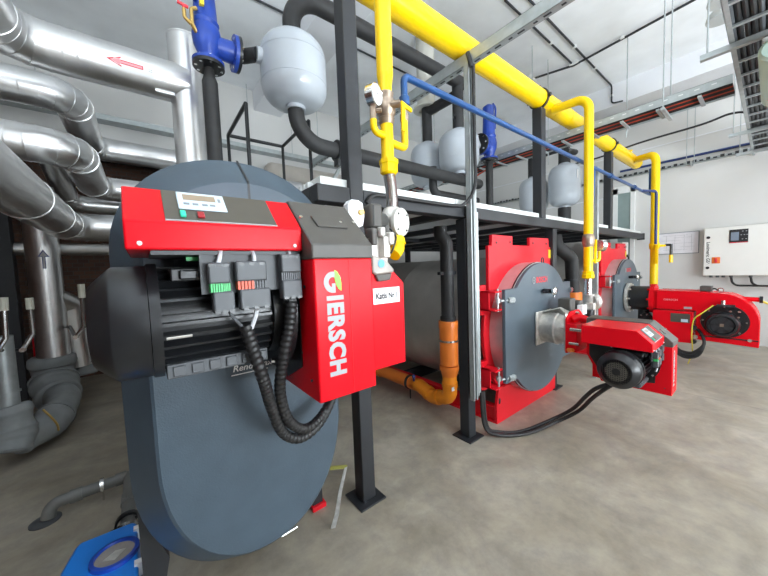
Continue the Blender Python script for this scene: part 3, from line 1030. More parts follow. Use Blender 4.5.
build('air_switch', G().box(X3 + .1, X3 + .25, .50, .62, 1.07, 1.14), M_CAP, b3, bevel=.008)
build('lifting_eye', G().ring((X3 + .1, .42, 1.09), (1, 0, 0), .022, .032, .012, 20), M_CHROME, b3)
build('air_cable', G().tube(smooth_path([(X3 + .17, .50, 1.10), (X3 + .15, .47, 1.10), (X3 + .13, .43, 1.06)], 6), .01, 8), M_BLACK, b3)
build('actuator_arm', G().cyl((X3 + .25, .60, .98), (X3 + .25, .09, .965), .03, seg=12), M_RED, b3)
build('actuator_tip', G().cyl((X3 + .25, .09, .965), (X3 + .25, .06, .965), .045, seg=12), M_BLACK, b3)
tb = build('blast_tube', G().lathe([(0, .19), (.25, .19)], (6.22, 1.15, .93), (0, 1, 0), 40), M_BLACK, b3)
build('tube_flange', G().ring((6.22, 1.435, .93), (0, 1, 0), .15, .235, .035, 40).bolts((6.22, 1.42, .93), (0, -1, 0), .205, 8, .014, .04), M_CAST, tb)
build('mounting_flange', G().lathe([(0, .15), (0, .225), (.05, .225), (.05, .15)], (6.22, 1.10, .93), (0, 1, 0), 40).bolts((6.22, 1.14, .93), (0, 1, 0), .205, 8, .014, .04), M_RED, b3)
build('burner_neck', G().box(6.03, 6.4, 1.04, 1.12, .80, 1.07), M_RED, b3, bevel=.01)
build('gas_inlet', G().cyl((6.22, 1.25, .78), (6.22, 1.25, .52), .07).cyl((6.10, 1.2, .62), (6.34, 1.2, .62), .09).cyl((6.05, 1.16, .60), (6.05, 1.08, .60), .05), M_BLACK, b3)
build('inlet_bolt', G().bolts((6.10, 1.2, .62), (-1, 0, 0), .07, 6, .012, .02).cyl((6.02, 1.12, .56), (6.02, 1.06, .56), .04, seg=10), M_CHROME, b3)

# ================================================================== GAS MAIN AND DROPS
GY, GZ = 1.676, 3.385
gm = thing('gas_main', 'thick bright yellow gas main running along the tops of the posts', 'pipe', (4.3, GY, GZ - .1))
build('pipe', G().cyl((-.6, GY, GZ), (7.60, GY, GZ), .098, seg=40).lathe([(0, .098), (.03, .097), (.06, .085), (.085, .055), (.095, .01)], (7.60, GY, GZ), (1, 0, 0), 40), M_YEL, gm)
for x in (4.0, 4.35, 4.7):
    build('weld_bead', G().ring((x, GY, GZ), (1, 0, 0), .096, .1005, .02, 40), M_YEL, gm)
build('test_plug', G().cyl((7.2, GY, GZ + .09), (7.2, GY, GZ + .14), .022, seg=10).cyl((7.2, GY, GZ + .14), (7.2, GY, GZ + .17), .034, seg=6), M_YEL, gm)
for x in (1.09, 3.637, 6.01):
    cl = build('clamp', G().ring((x, GY, GZ), (1, 0, 0), .099, .112, .03, 40), M_BLACK, gm)
    build('clamp_bolt', G().cyl((x, GY - .13, GZ), (x, GY - .098, GZ), .022, seg=8).cyl((x, GY + .098, GZ), (x, GY + .13, GZ), .022, seg=8).cyl((x, GY, GZ + .1), (x, GY, GZ + .14), .02, seg=8), M_BLACK, cl)

DY = 1.25
# drop 1: ball valve, gauge, flexible hose, filter
X = 1.04
dp = thing('gas_drop_pipe', 'yellow gas drop with pressure gauge and filter beside the front left post', 'pipe', (X, DY, 1.6), 'yellow drops from the gas main')
build('pipe', G().tube(fillet([(X, GY - .06, 3.33), (X, DY, 3.30), (X, DY, 2.53)], .12, 8), .042, 20).lathe([(0, .042), (.06, .033), (.16, .033)], (X, DY, 2.53), (0, 0, -1), 20), M_YEL, dp)
vb = build('ball_valve', G().lathe([(0, .036), (.03, .042), (.035, .036), (.055, .048), (.09, .05), (.12, .046), (.125, .036), (.155, .042), (.16, .034)], (X, DY, 2.285), (0, 0, 1), 16).cyl((X, DY - .04, 2.37), (X + .03, DY - .075, 2.37), .018, seg=10), M_BRASS, dp)
build('lever', G().prism([(X + .03, DY - .078, 2.38), (X + .10, DY - .078, 2.36), (X + .10, DY - .078, 2.342), (X + .052, DY - .078, 2.352), (X + .052, DY - .078, 2.235), (X + .03, DY - .078, 2.235)], (0, -.01, 0)), M_YEL, vb)
build('lower_pipe', G().cyl((X, DY, 2.29), (X, DY, 2.09), .033, seg=20), M_YEL, dp)
build('union_nut', G().lathe([(0, .036), (.01, .046), (.05, .046), (.055, .05), (.075, .05), (.08, .036)], (X + .005, DY, 2.035), (0, 0, 1), 8), M_YEL, dp)
build('side_branch', G().tube(fillet([(X, DY, 2.225), (X - .10, DY - .02, 2.225), (X - .10, DY - .02, 2.28)], .03, 5), .017, 12).tube(fillet([(X, DY, 2.205), (X + .17, DY + .05, 2.22), (X + .19, DY + .07, 2.38)], .035, 5), .02, 12), M_YEL, dp)
gc = build('gauge_cock', G().cyl((X - .10, DY - .02, 2.27), (X - .10, DY - .02, 2.36), .016, seg=10).cyl((X - .10, DY - .02, 2.32), (X - .07, DY - .05, 2.32), .011, seg=8), M_BRASS, dp)
gx = Vector((X - .11, DY - .03, 2.39))
ga = Vector((.40, -.9, -.05)).normalized()
pg = build('pressure_gauge', G().lathe([(0, .03), (0, .050), (.040, .052), (.045, .048), (.041, .044)], gx + Vector((0, .02, 0)), ga, 28), M_CHROME, dp)
build('dial', G().lathe([(0, .045), (.001, .045)], gx + Vector((0, .02, 0)) + ga * .0415, ga, 24), M_WHITE, pg)
ua = ga.cross(Vector((0, 0, 1))).normalized()
wa = ua.cross(ga)
dc = gx + Vector((0, .02, 0)) + ga * .044
nd = G().prism([dc - ua * .008 - wa * .003, dc + ua * .024 + wa * .014, dc - ua * .006 + wa * .003], ga * .001)
for k in range(9):
    a = math.radians(-225 + k * 33.75)
    v = ua * math.cos(a) - wa * math.sin(a)
    q = v.cross(ga) * .0009
    nd.prism([dc + v * .036 - q, dc + v * .041 - q, dc + v * .041 + q, dc + v * .036 + q], ga * .001)
build('needle', nd, M_INK, pg, smooth=0)
build('branch_valve', G().lathe([(0, .02), (.02, .026), (.05, .026), (.055, .02), (.09, .02)], (X + .195, DY + .075, 2.37), (.05, .03, 1), 10), M_BRASS, dp)
fx = G().tube(smooth_path([(X + .005, DY, 2.04), (X + .015, DY, 1.97), (X + .018, DY, 1.90), (X + .015, DY, 1.85)], 14), lambda i: .033 if i % 2 else .029, 18)
build('flexible_hose', fx, M_CHROME, dp, smooth=60, label='ribbed steel hose')
fl = build('gas_filter', G().lathe([(0, .04), (.01, .055), (.05, .062), (.12, .062), (.15, .05), (.165, .04)], (X + .015, DY, 1.70), (0, 0, 1), 20).cyl((X - .05, DY, 1.785), (X + .03, DY, 1.785), .05, seg=14), M_CAST, dp)
fa = Vector((.25, -.95, -.05)).normalized()
build('filter_cover', G().lathe([(0, .06), (.0, .072), (.02, .072), (.024, .066), (.0245, .01)], Vector((X + .02, DY - .045, 1.785)), fa, 28), M_COVER, fl)
build('cover_screw', G().bolts(Vector((X + .02, DY - .045, 1.785)) + fa * .022, fa, .055, 4, .005, .006), M_STEEL, fl)
build('elbow', G().tube(fillet([(X + .010, DY - .03, 1.71), (X + .0, DY - .06, 1.65), (X - .045, DY - .075, 1.615)], .04, 6), .033, 16).cyl((X + .010, DY - .03, 1.70), (X + .006, DY - .045, 1.665), .045, seg=8), M_YEL, dp)

# drop 2
X = 3.84
dp = thing('gas_drop_pipe', 'yellow gas drop arching off the main down behind the middle burner', 'pipe', (X, DY, 1.2), 'yellow drops from the gas main')
build('pipe', G().tube(fillet([(X, GY - .06, 3.30), (X, DY, 3.28), (X, DY, 1.80)], .13, 8), .045, 20), M_YEL, dp)
vb = build('ball_valve', G().lathe([(0, .045), (.02, .052), (.05, .058), (.10, .058), (.13, .052), (.14, .045)], (X, DY, 1.70), (0, 0, 1), 16), M_BRASS, dp)
build('lever', G().box(X + .05, X + .075, DY - .06, DY - .04, 1.52, 1.78), M_YEL, vb)
build('lower_pipe', G().cyl((X, DY, 1.71), (X, DY, 1.43), .045, seg=20), M_YEL, dp)
build('union_nut', G().lathe([(0, .05), (.01, .062), (.045, .062), (.05, .055), (.075, .058), (.08, .048)], (X, DY, 1.355), (0, 0, 1), 8), M_YEL, dp)
build('flexible_hose', G().tube([(X, DY, 1.36 - .02 * k) for k in range(10)], lambda i: .038 if i % 2 else .034, 18), M_CHROME, dp, smooth=60, label='ribbed steel hose')
build('side_branch', G().tube(fillet([(X, DY - .02, 1.55), (X + .18, DY - .05, 1.55), (X + .18, DY - .05, 1.66)], .03, 5), .016, 12), M_YEL, dp)
pg = build('pressure_gauge', G().lathe([(0, .03), (0, .065), (.05, .067), (.054, .06)], (X + .16, DY - .05, 1.715), (.9, -.5, 0), 24).cyl((X + .18, DY - .05, 1.65), (X + .18, DY - .05, 1.70), .018, seg=10), M_CHROME, dp)
build('dial', G().lathe([(0, .056), (.002, .056)], Vector((X + .16, DY - .05, 1.715)) + Vector((.9, -.5, 0)).normalized() * .053, (.9, -.5, 0), 24), M_WHITE, pg)
# drop 3
X = 6.86
dp = thing('gas_drop_pipe', 'yellow gas drop at the end of the main, in front of the pinned up drawing', 'pipe', (X, DY, 1.1), 'yellow drops from the gas main')
build('pipe', G().tube(fillet([(X + .36, GY - .05, 3.36), (X, DY, 3.29), (X, DY, 1.80)], .16, 8), .058, 20), M_YEL, dp)
vb = build('ball_valve', G().lathe([(0, .055), (.02, .07), (.10, .072), (.12, .058)], (X, DY, 1.70), (0, 0, 1), 16).cyl((X, DY, 1.76), (X + .1, DY - .12, 1.76), .02, seg=8), M_YEL, dp)
build('lever', G().cyl((X + .1, DY - .12, 1.77), (X + .14, DY - .19, 1.765), .02, seg=8).cyl((X + .14, DY - .19, 1.78), (X + .14, DY - .19, 1.60), .02, seg=8), M_BLACK, vb)
build('lever_grip', G().cyl((X + .14, DY - .19, 1.60), (X + .14, DY - .19, 1.47), .027, seg=10), M_YEL, vb)
build('side_lever', G().box(X - .10, X - .06, DY - .06, DY - .03, 1.46, 1.78), M_YEL, vb)
build('lower_pipe', G().cyl((X, DY, 1.71), (X, DY, 1.10), .055, seg=20), M_YEL, dp)
build('joint_ring', G().ring((X, DY, 1.75), (0, 0, 1), .05, .066, .04, 20), M_BRASS, dp)

# gas valve trains
tr = thing('gas_valve_train', 'cluster of gas valves and switches right of the charcoal burner lid', 'gas valve', (.95, 1.2, 1.5), 'gas valve trains')
build('valve_block', G().box(.84, .945, 1.16, 1.26, 1.57, 1.70).cyl((.82, 1.21, 1.64), (.97, 1.21, 1.64), .045).box(.89, .93, 1.12, 1.17, 1.60, 1.70).cyl((.90, 1.15, 1.70), (.90, 1.15, 1.745), .02).cyl((.935, 1.13, 1.66), (.935, 1.13, 1.72), .022), M_CAST, tr, bevel=.006)
ac = build('actuator', G().box(.862, .93, 1.17, 1.25, 1.745, 1.86), M_CAP, tr, bevel=.012)
build('actuator_slot', G().box(.872, .878, 1.168, 1.172, 1.755, 1.85), M_BLACK, ac)
build('coil', G().box(.84, .87, 1.14, 1.2, 1.66, 1.74).box(.935, .965, 1.16, 1.22, 1.70, 1.76), M_CAP, tr, bevel=.006)
oc = [(.755, 1.75), (.80, 1.74), (.835, 1.755), (.845, 1.80), (.838, 1.86), (.815, 1.872), (.775, 1.872), (.757, 1.85)]
ps = build('pressure_switch', G().prism([(x, 1.20, z) for x, z in oc], (0, .05, 0)), M_WHITE, tr, bevel=.006)
build('switch_knob', G().cyl((.82, 1.20, 1.815), (.82, 1.185, 1.815), .013, seg=12), M_GOLD, ps)
cs = build('clear_switch', G().prism([(.79, 1.08, 1.612), (.872, 1.08, 1.588), (.915, 1.08, 1.545), (.912, 1.08, 1.53), (.81, 1.08, 1.522), (.79, 1.08, 1.535)], (0, .06, 0)), M_CLEAR, tr, bevel=.008, label='grey translucent cover')
build('blue_label', G().lathe([(0, .018), (.002, .018)], (.838, 1.079, 1.572), (0, -1, 0), 18), M_BLUELAB, cs)
build('switch_base', G().prism([(.81, 1.085, 1.523), (.825, 1.085, 1.492), (.892, 1.085, 1.496), (.905, 1.085, 1.528)], (0, .05, 0)), M_CAP, cs, bevel=.004)
build('valve_lead', G().tube(smooth_path([(.945, 1.14, 1.74), (.965, 1.12, 1.70), (.94, 1.11, 1.65), (.93, 1.12, 1.62)], 6), .005, 8), M_CABLE, tr)

tr = thing('gas_valve_train', 'cluster of gas valves behind the grey tube of the middle burner', 'gas valve', (3.65, 1.3, .95), 'gas valve trains')
build('valve_block', G().box(3.42, 3.80, 1.24, 1.34, .93, 1.05).cyl((3.36, 1.29, .98), (3.86, 1.29, .98), .055).box(3.74, 3.80, 1.16, 1.25, .95, 1.10), M_CAST, tr, bevel=.006)
build('actuator', G().box(3.34, 3.47, 1.24, 1.36, 1.05, 1.175), M_CAP, tr, bevel=.01)
build('actuator', G().box(3.52, 3.62, 1.22, 1.32, 1.05, 1.14), M_CAP, tr, bevel=.01)
build('pressure_switch', G().box(3.50, 3.60, 1.18, 1.24, 1.0, 1.10), M_WHITE, tr, bevel=.006)
build('gas_filter', G().cyl((X - 2.95, 1.25, 1.02), (X - 2.95, 1.25, 1.18), .07).lathe([(0, .07), (.02, .085), (.05, .085), (.055, .05)], (3.87, 1.22, 1.10), (.8, -.6, 0), 24), M_CAST, tr)
build('regulator', G().cyl((3.72, 1.2, .93), (3.72, 1.2, 1.03), .05), M_BLACK, tr)
build('elbow', G().tube(fillet([(3.85, 1.25, 1.02), (3.85, 1.25, .93), (3.76, 1.24, .91)], .04, 5), .035, 14), M_YEL, tr)

# ================================================================== BLUE LINE
bl = thing('blue_pipe', 'long thin blue pipe running level from beside the pressure gauge to the far end', 'pipe', (3.8, 1.25, 2.4))
build('pipe', G().tube(fillet([(1.245, 1.33, 2.50), (1.245, 1.33, 2.64), (6.92, 1.33, 2.64), (6.92, 1.33, 3.08)], .035, 6), .020, 14), M_BLUE, bl)
build('end_socket', G().lathe([(0, .02), (.005, .030), (.05, .030), (.055, .022)], (1.245, 1.33, 2.47), (0, 0, 1), 14), M_BLUE, bl)
build('joint', G().ring((4.85, 1.33, 2.64), (1, 0, 0), .022, .032, .06, 16).ring((5.95, 1.33, 2.64), (1, 0, 0), .022, .032, .05, 16), M_BLUE, bl)
build('branch_pipe', G().tube(fillet([(4.25, 1.33, 2.64), (4.25, 1.36, 1.80)], .03, 4), .02, 12), M_BLUE, bl)
build('branch_pipe', G().tube(fillet([(6.35, 1.33, 2.64), (6.60, 1.19, 2.63), (6.62, 1.19, 1.78)], .05, 5), .02, 12), M_DBLUE, bl)

# ================================================================== BLACK VENT HEADERS, POTS, SAFETY VALVES
uh = thing('vent_header', 'upper black insulated vent pipe arching over from the nearest grey pot', 'pipe', (2.4, 2.7, 3.6), 'black insulated vent pipes')
build('pipe', G().tube(fillet([(1.19, 2.7, 3.632), (1.19, 2.7, 4.03), (3.62, 2.7, 4.03)], .30, 12), .078, 24).lathe([(0, .078), (.01, .078), (.05, .06), (.062, .01)], (3.62, 2.7, 4.03), (1, 0, 0), 24), M_BLACKM, uh)
build('riser', G().cyl((3.54, 2.72, 3.412), (3.54, 2.72, 4.0), .075, seg=24), M_BLACKM, uh)
build('cross_pipe', G().cyl((3.54, 2.78, 3.88), (3.54, 3.30, 3.88), .07, seg=20).cyl((3.54, 3.30, 3.432), (3.54, 3.30, 3.95), .075, seg=20), M_BLACKM, uh)
build('drain_stub', G().cyl((3.46, 2.72, 3.55), (3.40, 2.68, 3.55), .016, seg=8), M_BLACK, uh)
sl = thing('roof_sleeve', 'cream pipe sleeve with flange dropping from the ceiling above a grey pot', 'sleeve', (3.54, 3.25, 3.9))
build('sleeve', G().lathe([(0, .12), (0, .135), (1.02, .135), (1.02, .12)], (3.54, 3.3, 3.93), (0, 0, 1), 32), M_CREAM, sl)
build('flange', G().ring((3.54, 3.3, 3.92), (0, 0, 1), .12, .20, .02, 32), M_CREAM, sl)
lh = thing('vent_header', 'lower black insulated pipe leaving the bottom of the nearest grey pot', 'pipe', (2.4, 2.7, 2.6), 'black insulated vent pipes')
build('pipe', G().tube(fillet([(1.19, 2.7, 2.998), (1.19, 2.7, 2.73), (3.95, 2.7, 2.73)], .27, 12), .072, 24).lathe([(0, .072), (.03, .065), (.05, .01)], (3.95, 2.7, 2.73), (1, 0, 0), 24), M_BLACKM, lh)
build('riser', G().cyl((3.54, 2.72, 2.75), (3.54, 2.72, 2.808), .07, seg=20).tube(fillet([(3.2, 2.9, 2.9), (3.2, 2.9, 2.55), (4.2, 2.9, 2.55)], .1, 6), .055, 16).cyl((3.9, 2.9, 2.117), (3.9, 2.9, 2.55), .055, seg=16), M_BLACKM, lh)
build('pipe_clamp', G().ring((1.60, 2.7, 2.73), (1, 0, 0), .072, .10, .035, 24).box(1.58, 1.62, 2.66, 2.74, 2.58, 2.64), M_BLACK, lh)


def pot(x, y, zb, zt, label, r=.28, side=None):
    t = thing('blow_off_pot', label, 'vessel', (x, y, zb), 'grey painted blow off pots')
    h = zt - zb
    e = min(.20, h * .3)
    prof = []
    for i in range(9):
        a = PI / 2 * i / 8
        prof.append((e - e * math.cos(a) + .0, r * (.30 + .70 * math.sin(a) ** .75)))
    for i in range(9):
        a = PI / 2 * i / 8
        prof.append((h - e + e * math.sin(a), r * (.30 + .70 * max(math.cos(a), 0) ** .75)))
    v = build('body', G().lathe(prof, (x, y, zb), (0, 0, 1), 48), M_POT, t, smooth=50)
    build('neck', G().cyl((x, y, zt - .01), (x, y, zt + .03), .085, seg=20).cyl((x, y, zb - .03), (x, y, zb + .01), .085, seg=20), M_POT, t)
    build('weld_bead', G().ring((x, y, zb + e), (0, 0, 1), r - .004, r + .0025, .012, 48).ring((x, y, zt - e), (0, 0, 1), r - .004, r + .0025, .012, 48), M_POT, t)
    if side:
        d = Vector(side).normalized()
        p = Vector((x, y, zb + h * .60))
        build('side_nozzle', G().cyl(p + d * (r - .02), p + d * (r + .035), .062, seg=20), M_POT, t)
    return t


pot(1.19, 2.70, 3.03, 3.60, 'grey blow off pot nearest the camera, left of the front post', .283, (-1, .05, 0))
pot(3.54, 2.72, 2.84, 3.38, 'grey blow off pot beside the slender black valve riser, behind the strut', .27, (1, 0, .1))
pot(3.54, 3.30, 2.78, 3.40, 'grey blow off pot under the cream ceiling sleeve', .26)
t = pot(6.36, 2.47, 2.60, 3.36, 'grey blow off pot with white tag, left of the yellow drop', .27, (1, 0, 0))
build('tag', G().prism([Vector((6.36, 2.47, 0)) + Vector((-.12 + .13 * k, -.254 + .012 * k, z)) for k, z in ((0, 3.05), (1, 3.05), (1, 3.20), (0, 3.20))], (0, -.01, 0)), M_WHITE, t)
pot(6.36, 3.05, 2.55, 3.25, 'grey blow off pot half hidden behind the upper post', .27)
vr = thing('vent_riser', 'short black pipe between deck and the tagged grey pot', 'pipe', (6.36, 2.47, 2.1))
build('pipe', G().cyl((6.36, 2.47, 2.117), (6.36, 2.47, 2.568), .11, seg=24), M_BLACKM, vr)
vr = thing('vent_riser', 'black elbowed pipe on top of the tagged grey pot', 'pipe', (6.36, 2.6, 3.4))
build('pipe', G().tube(fillet([(6.36, 2.47, 3.392), (6.36, 2.47, 3.72), (6.36, 3.05, 3.72), (6.36, 3.05, 3.282)], .12, 6), .1, 20), M_BLACKM, vr)
build('branch', G().cyl((6.0, 2.3, 3.5), (6.4, 2.3, 3.55), .05, seg=14), M_BLACKM, vr)


def safety_valve(p, k, label, mirror=1, group='blue safety valves on black risers'):
    x, y, z = p     # centre of the lower flange

    def tf(q):
        return Vector((x + q.x * k * mirror, y + q.y * k, z + q.z * k))
    g_ = lambda: G(tf)
    t = thing('safety_valve', label, 'valve', p, group)
    build('body', g_().lathe([(0, .06), (.02, .06), (.07, .075), (.13, .098), (.20, .105), (.25, .098), (.27, .09)], (0, 0, .01), (0, 0, 1), 24).cyl((0, 0, .16), (.19, 0, .16), .07, .085).lathe([(0, .06), (.02, .088), (.05, .088)], (-.0, 0, .25), (0, 0, 1), 8), M_VALVE, t)
    build('bonnet', g_().lathe([(0, .085), (.01, .09), (.03, .096), (.05, .084), (.12, .082), (.36, .070), (.38, .076), (.42, .076), (.44, .05), (.46, .02)], (0, 0, .28), (0, 0, 1), 20), M_VALVE, t)
    f1 = build('inlet_flange', g_().lathe([(0, .02), (0, .115), (.022, .115), (.03, .06)], (0, 0, 0), (0, 0, 1), 32), M_VALVE, t)
    build('flange_bolt', g_().bolts((0, 0, -.028), (0, 0, 1), .092, 8, .012, .06), M_CHROME, f1)
    build('counter_flange', g_().lathe([(0, .06), (0, .115), (.024, .115), (.024, .06)], (0, 0, -.026), (0, 0, 1), 32), M_BLACK, f1)
    f2 = build('outlet_flange', g_().lathe([(0, .02), (0, .135), (.026, .135), (.034, .06)], (.215, 0, .16), (-1, 0, 0), 32), M_VALVE, t)
    build('counter_flange', g_().lathe([(0, .03), (0, .135), (.024, .135), (.024, .06)], (.215, 0, .16), (1, 0, 0), 32), M_BLACK, f2)
    build('flange_bolt', g_().bolts((.185, 0, .16), (1, 0, 0), .108, 8, .013, .06), M_CHROME, f2)
    lv = build('lift_lever', g_().tube(smooth_path([(-.03, -.05, .74), (-.09, -.05, .70), (-.085, -.05, .58), (-.075, -.05, .42)], 6), .012, 8), M_VALVE, t)
    return t, tf


V1 = (.535, 2.85, 3.235)
sv, tfv = safety_valve(V1, 1.0, 'blue safety valve with brass test cock on the nearest black riser')
gk = lambda: G(tfv)
ck = build('test_cock', gk().tube(smooth_path([(-.07, -.05, .18), (-.095, -.06, .21), (-.115, -.07, .25)], 5), .016, 10).tube(fillet([(-.115, -.07, .22), (-.155, -.08, .245), (-.155, -.08, .305)], .015, 4), .013, 10).tube(fillet([(-.105, -.07, .23), (-.105, -.07, .33), (-.07, -.06, .36)], .02, 4), .014, 10), M_GOLD, sv)
build('cock_handle', gk().cyl((-.155, -.08, .30), (-.155, -.08, .325), .010, seg=8).cyl((-.195, -.08, .335), (-.125, -.08, .325), .011, seg=8), M_REDINK, ck)
build('yellow_tab', gk().box(-.05, -.02, -.10, -.07, .38, .70), M_YLAB, sv)
rs = thing('valve_riser', 'nearest black insulated riser between deck level and blue safety valve', 'pipe', (.535, 2.85, 1.95), 'black risers under the safety valves')
build('pipe', G().cyl((.535, 2.85, 1.98), (.535, 2.85, 3.10), .057, seg=24).lathe([(0, .057), (.05, .04), (.105, .035)], (.535, 2.85, 3.10), (0, 0, 1), 20), M_BLACKM, rs)
ol = thing('valve_outlet_pipe', 'short black lagged pipe joining the nearest blue valve to its grey pot', 'pipe', (.84, 2.8, 3.36), 'lagged valve outlets')
build('pipe', G().tube([(.77, 2.85, 3.395), (.80, 2.84, 3.395), (.885, 2.715, 3.375)], .055, 18), M_BLACKM, ol)
V2 = (4.115, 2.62, 3.085)
safety_valve(V2, 1.06, 'slender blue safety valve farther along, outlet flange facing left', -1)
rs = thing('valve_riser', 'slim black riser under the blue safety valve farther along', 'pipe', (4.115, 2.62, 2.12), 'black risers under the safety valves')
build('pipe', G().cyl((4.115, 2.62, 2.116), (4.115, 2.62, 3.055), .052, seg=24), M_BLACKM, rs)
ol = thing('valve_outlet_pipe', 'short white pipe joining the farther blue valve to its grey pot', 'pipe', (3.83, 2.64, 3.2), 'lagged valve outlets')
build('pipe', G().tube([(3.86, 2.62, 3.25), (3.83, 2.64, 3.24), (3.78, 2.69, 3.22)], .058, 18), M_POT, ol)

# ================================================================== SILVER CLAD PIPES
def duct(label, pts, r, fil, rings=(), nseg=4, group='silver clad pipes', m=None, extra=None):
    path = fillet(pts, fil, nseg)
    t = thing('clad_pipe', label, 'pipe', tuple(path[len(path) // 2] - Vector((0, 0, r))), group)
    build('cladding', G().tube(path, r, 40), m or M_SILV, t, smooth=50)
    g = G()
    for i in range(1, len(path) - 1):
        d = (path[i] - path[i - 1]).normalized() + (path[i + 1] - path[i]).normalized()
        if (path[i + 1] - path[i]).normalized().angle((path[i] - path[i - 1]).normalized()) > .05:
            g.ring(path[i], d, r * .97, r * 1.03, .011, 40)
    for p, d in rings:
        g.ring(p, d, r * .985, r * 1.022, .012, 40)
    if g.v:
        build('seam_bead', g, m or M_SILV, t)
    return t


AY, AZ = 3.45, 3.32
t = duct('top silver clad pipe with red arrow sticker at upper left', [(-.70, 2.2, 3.31), (-.70, AY, AZ), (.46, AY, AZ)], .165, .26, [((-.35, AY, AZ), (1, 0, 0)), ((-.27, AY, AZ), (1, 0, 0))])
build('tee_leg', G().cyl((.46, AY, 2.05), (.46, AY, 3.74), .142, seg=40), M_SILV, t)
build('tee_seam', G().ring((.46, AY, 3.735), (0, 0, 1), .10, .146, .012, 40).box(.20, .34, AY - .10, AY - .07, AZ - .160, AZ - .142), M_SILV, t)


def on_pipe(x, a, r):     # a: angle from the viewer side, 0 = -Y, positive up
    return Vector((x, AY - math.cos(a) * r, AZ + math.sin(a) * r))


def curved(x0, x1, a0, a1, r, n=6):
    g = G()
    for i in range(n):
        u0 = a0 + (a1 - a0) * i / n
        u1 = a0 + (a1 - a0) * (i + 1) / n
        g.add([on_pipe(x0, u0, r), on_pipe(x1, u0, r), on_pipe(x1, u1, r), on_pipe(x0, u1, r)], [(0, 1, 2, 3)])
    return g


stk = build('arrow_sticker', curved(-.13, .20, -.55, .12, .1668), M_WHITE, t)
ag = curved(-.02, .125, -.29, -.12, .1676, 3)
ag.add([on_pipe(-.105, -.205, .1676), on_pipe(-.015, -.42, .1685), on_pipe(-.015, .01, .1685)], [(0, 1, 2)])
build('arrow', ag, M_REDINK, stk, smooth=0, label='red arrow')
ai = curved(-.025, .119, -.255, -.155, .1683, 2)
ai.add([on_pipe(-.085, -.205, .1683), on_pipe(-.022, -.35, .1692), on_pipe(-.022, -.06, .1692)], [(0, 1, 2)])
build('arrow_fill', ai, M_PINKINK, stk, smooth=0)
build('sticker_print', curved(.16, .185, -.20, -.19, .1676, 1).add([on_pipe(.16, -.28, .1676), on_pipe(.185, -.28, .1676), on_pipe(.185, -.27, .1676), on_pipe(.16, -.27, .1676)], [(0, 1, 2, 3)]), M_INK, stk, smooth=0)

duct('silver clad pipe just under the arrow pipe, turning back at its right end', [(-1.54, 4.15, 3.28), (-.42, 4.15, 3.28), (-.42, 5.6, 3.28), (.78, 5.6, 3.28)], .148, .20, [((-.85, 4.15, 3.28), (1, 0, 0)), ((-.72, 4.15, 3.28), (1, 0, 0)), ((-.15, 5.6, 3.28), (1, 0, 0))])
duct('third silver clad pipe down, bending back above the big dark pipe', [(-1.54, 3.9, 2.715), (-.40, 3.9, 2.715), (-.40, 5.4, 2.715), (.78, 5.4, 2.715)], .15, .22, [((-.78, 3.9, 2.715), (1, 0, 0)), ((-.68, 3.9, 2.715), (1, 0, 0)), ((-.13, 5.4, 2.715), (1, 0, 0))])
duct('narrow silver clad pipe tucked between the second and third pipes', [(-1.54, 4.75, 3.05), (-.72, 4.75, 3.05), (-.68, 5.72, 2.55), (.78, 5.72, 2.52)], .11, .18)
duct('big shadowed silver pipe slanting back from the left picture edge', [(-.60, 2.0, 2.13), (-.60, 4.75, 2.13), (.78, 4.75, 2.13)], .152, .24, [((-.60, 3.15, 2.13), (0, 1, 0)), ((-.60, 4.0, 2.13), (0, 1, 0)), ((-.20, 4.75, 2.13), (1, 0, 0))])
duct('slim silver pipe running level behind the upright arrow pipe', [(-1.54, 5.47, 1.935), (.78, 5.47, 1.935)], .07, .1)
t = duct('upright silver clad pipe with blue arrow, rising from the grey jackets', [(-0.868, 5.152, 0.464), (-0.868, 5.152, 2.614)], .14, .1, [((-0.868, 5.152, 1.494), (0, 0, 1)), ((-0.868, 5.152, 1.001), (0, 0, 1)), ((-0.868, 5.152, 0.889), (0, 0, 1)), ((-0.868, 5.152, 1.292), (.3, .2, .9))])
build('elbow_branch', G().tube(fillet([(-0.868, 5.152, 1.360), (-0.728, 5.320, 1.248), (-0.694, 5.354, 0.486)], .1, 4), .134, 32), M_SILV, t)
az = Vector((.165, -.986, 0))
ax_ = Vector((.986, .165, 0))
pc = Vector((-.868, 5.152, 1.80)) + az * .143
ar = [(-.014, -.11), (.014, -.11), (.014, .02), (.045, .02), (0, .10), (-.045, .02), (-.014, .02)]
build('blue_arrow', G().prism([pc + ax_ * x + Vector((0, 0, z)) for x, z in ar], az * .003), M_BLUEINK, t, smooth=0, label='blue arrow outline')
ar2 = [(-.008, -.103), (.008, -.103), (.008, .026), (.030, .026), (0, .082), (-.030, .026), (-.008, .026)]
build('arrow_fill', G().prism([pc + az * .003 + ax_ * x + Vector((0, 0, z)) for x, z in ar2], az * .001), M_LETTER, t, smooth=0)
duct('grey clad upright pipe cut off by the left picture edge', [(-.965, 4.0, .45), (-.965, 4.0, 1.10)], .066, .1, [((-.955, 4.0, .62), (0, 0, 1))], m=M_GALV, group='silver clad pipes')
duct('short silver cylinder lying behind the tall boiler, right of the railing', [(.80, 3.3, 2.42), (1.45, 3.3, 2.42)], .12, .1, group='silver clad pipes')
single('column', G().box(-1.27, -1.14, 5.35, 5.48, 0, 2.9), M_STEEL, 'dark steel column behind the upright arrow pipe', 'column', bevel=.006)


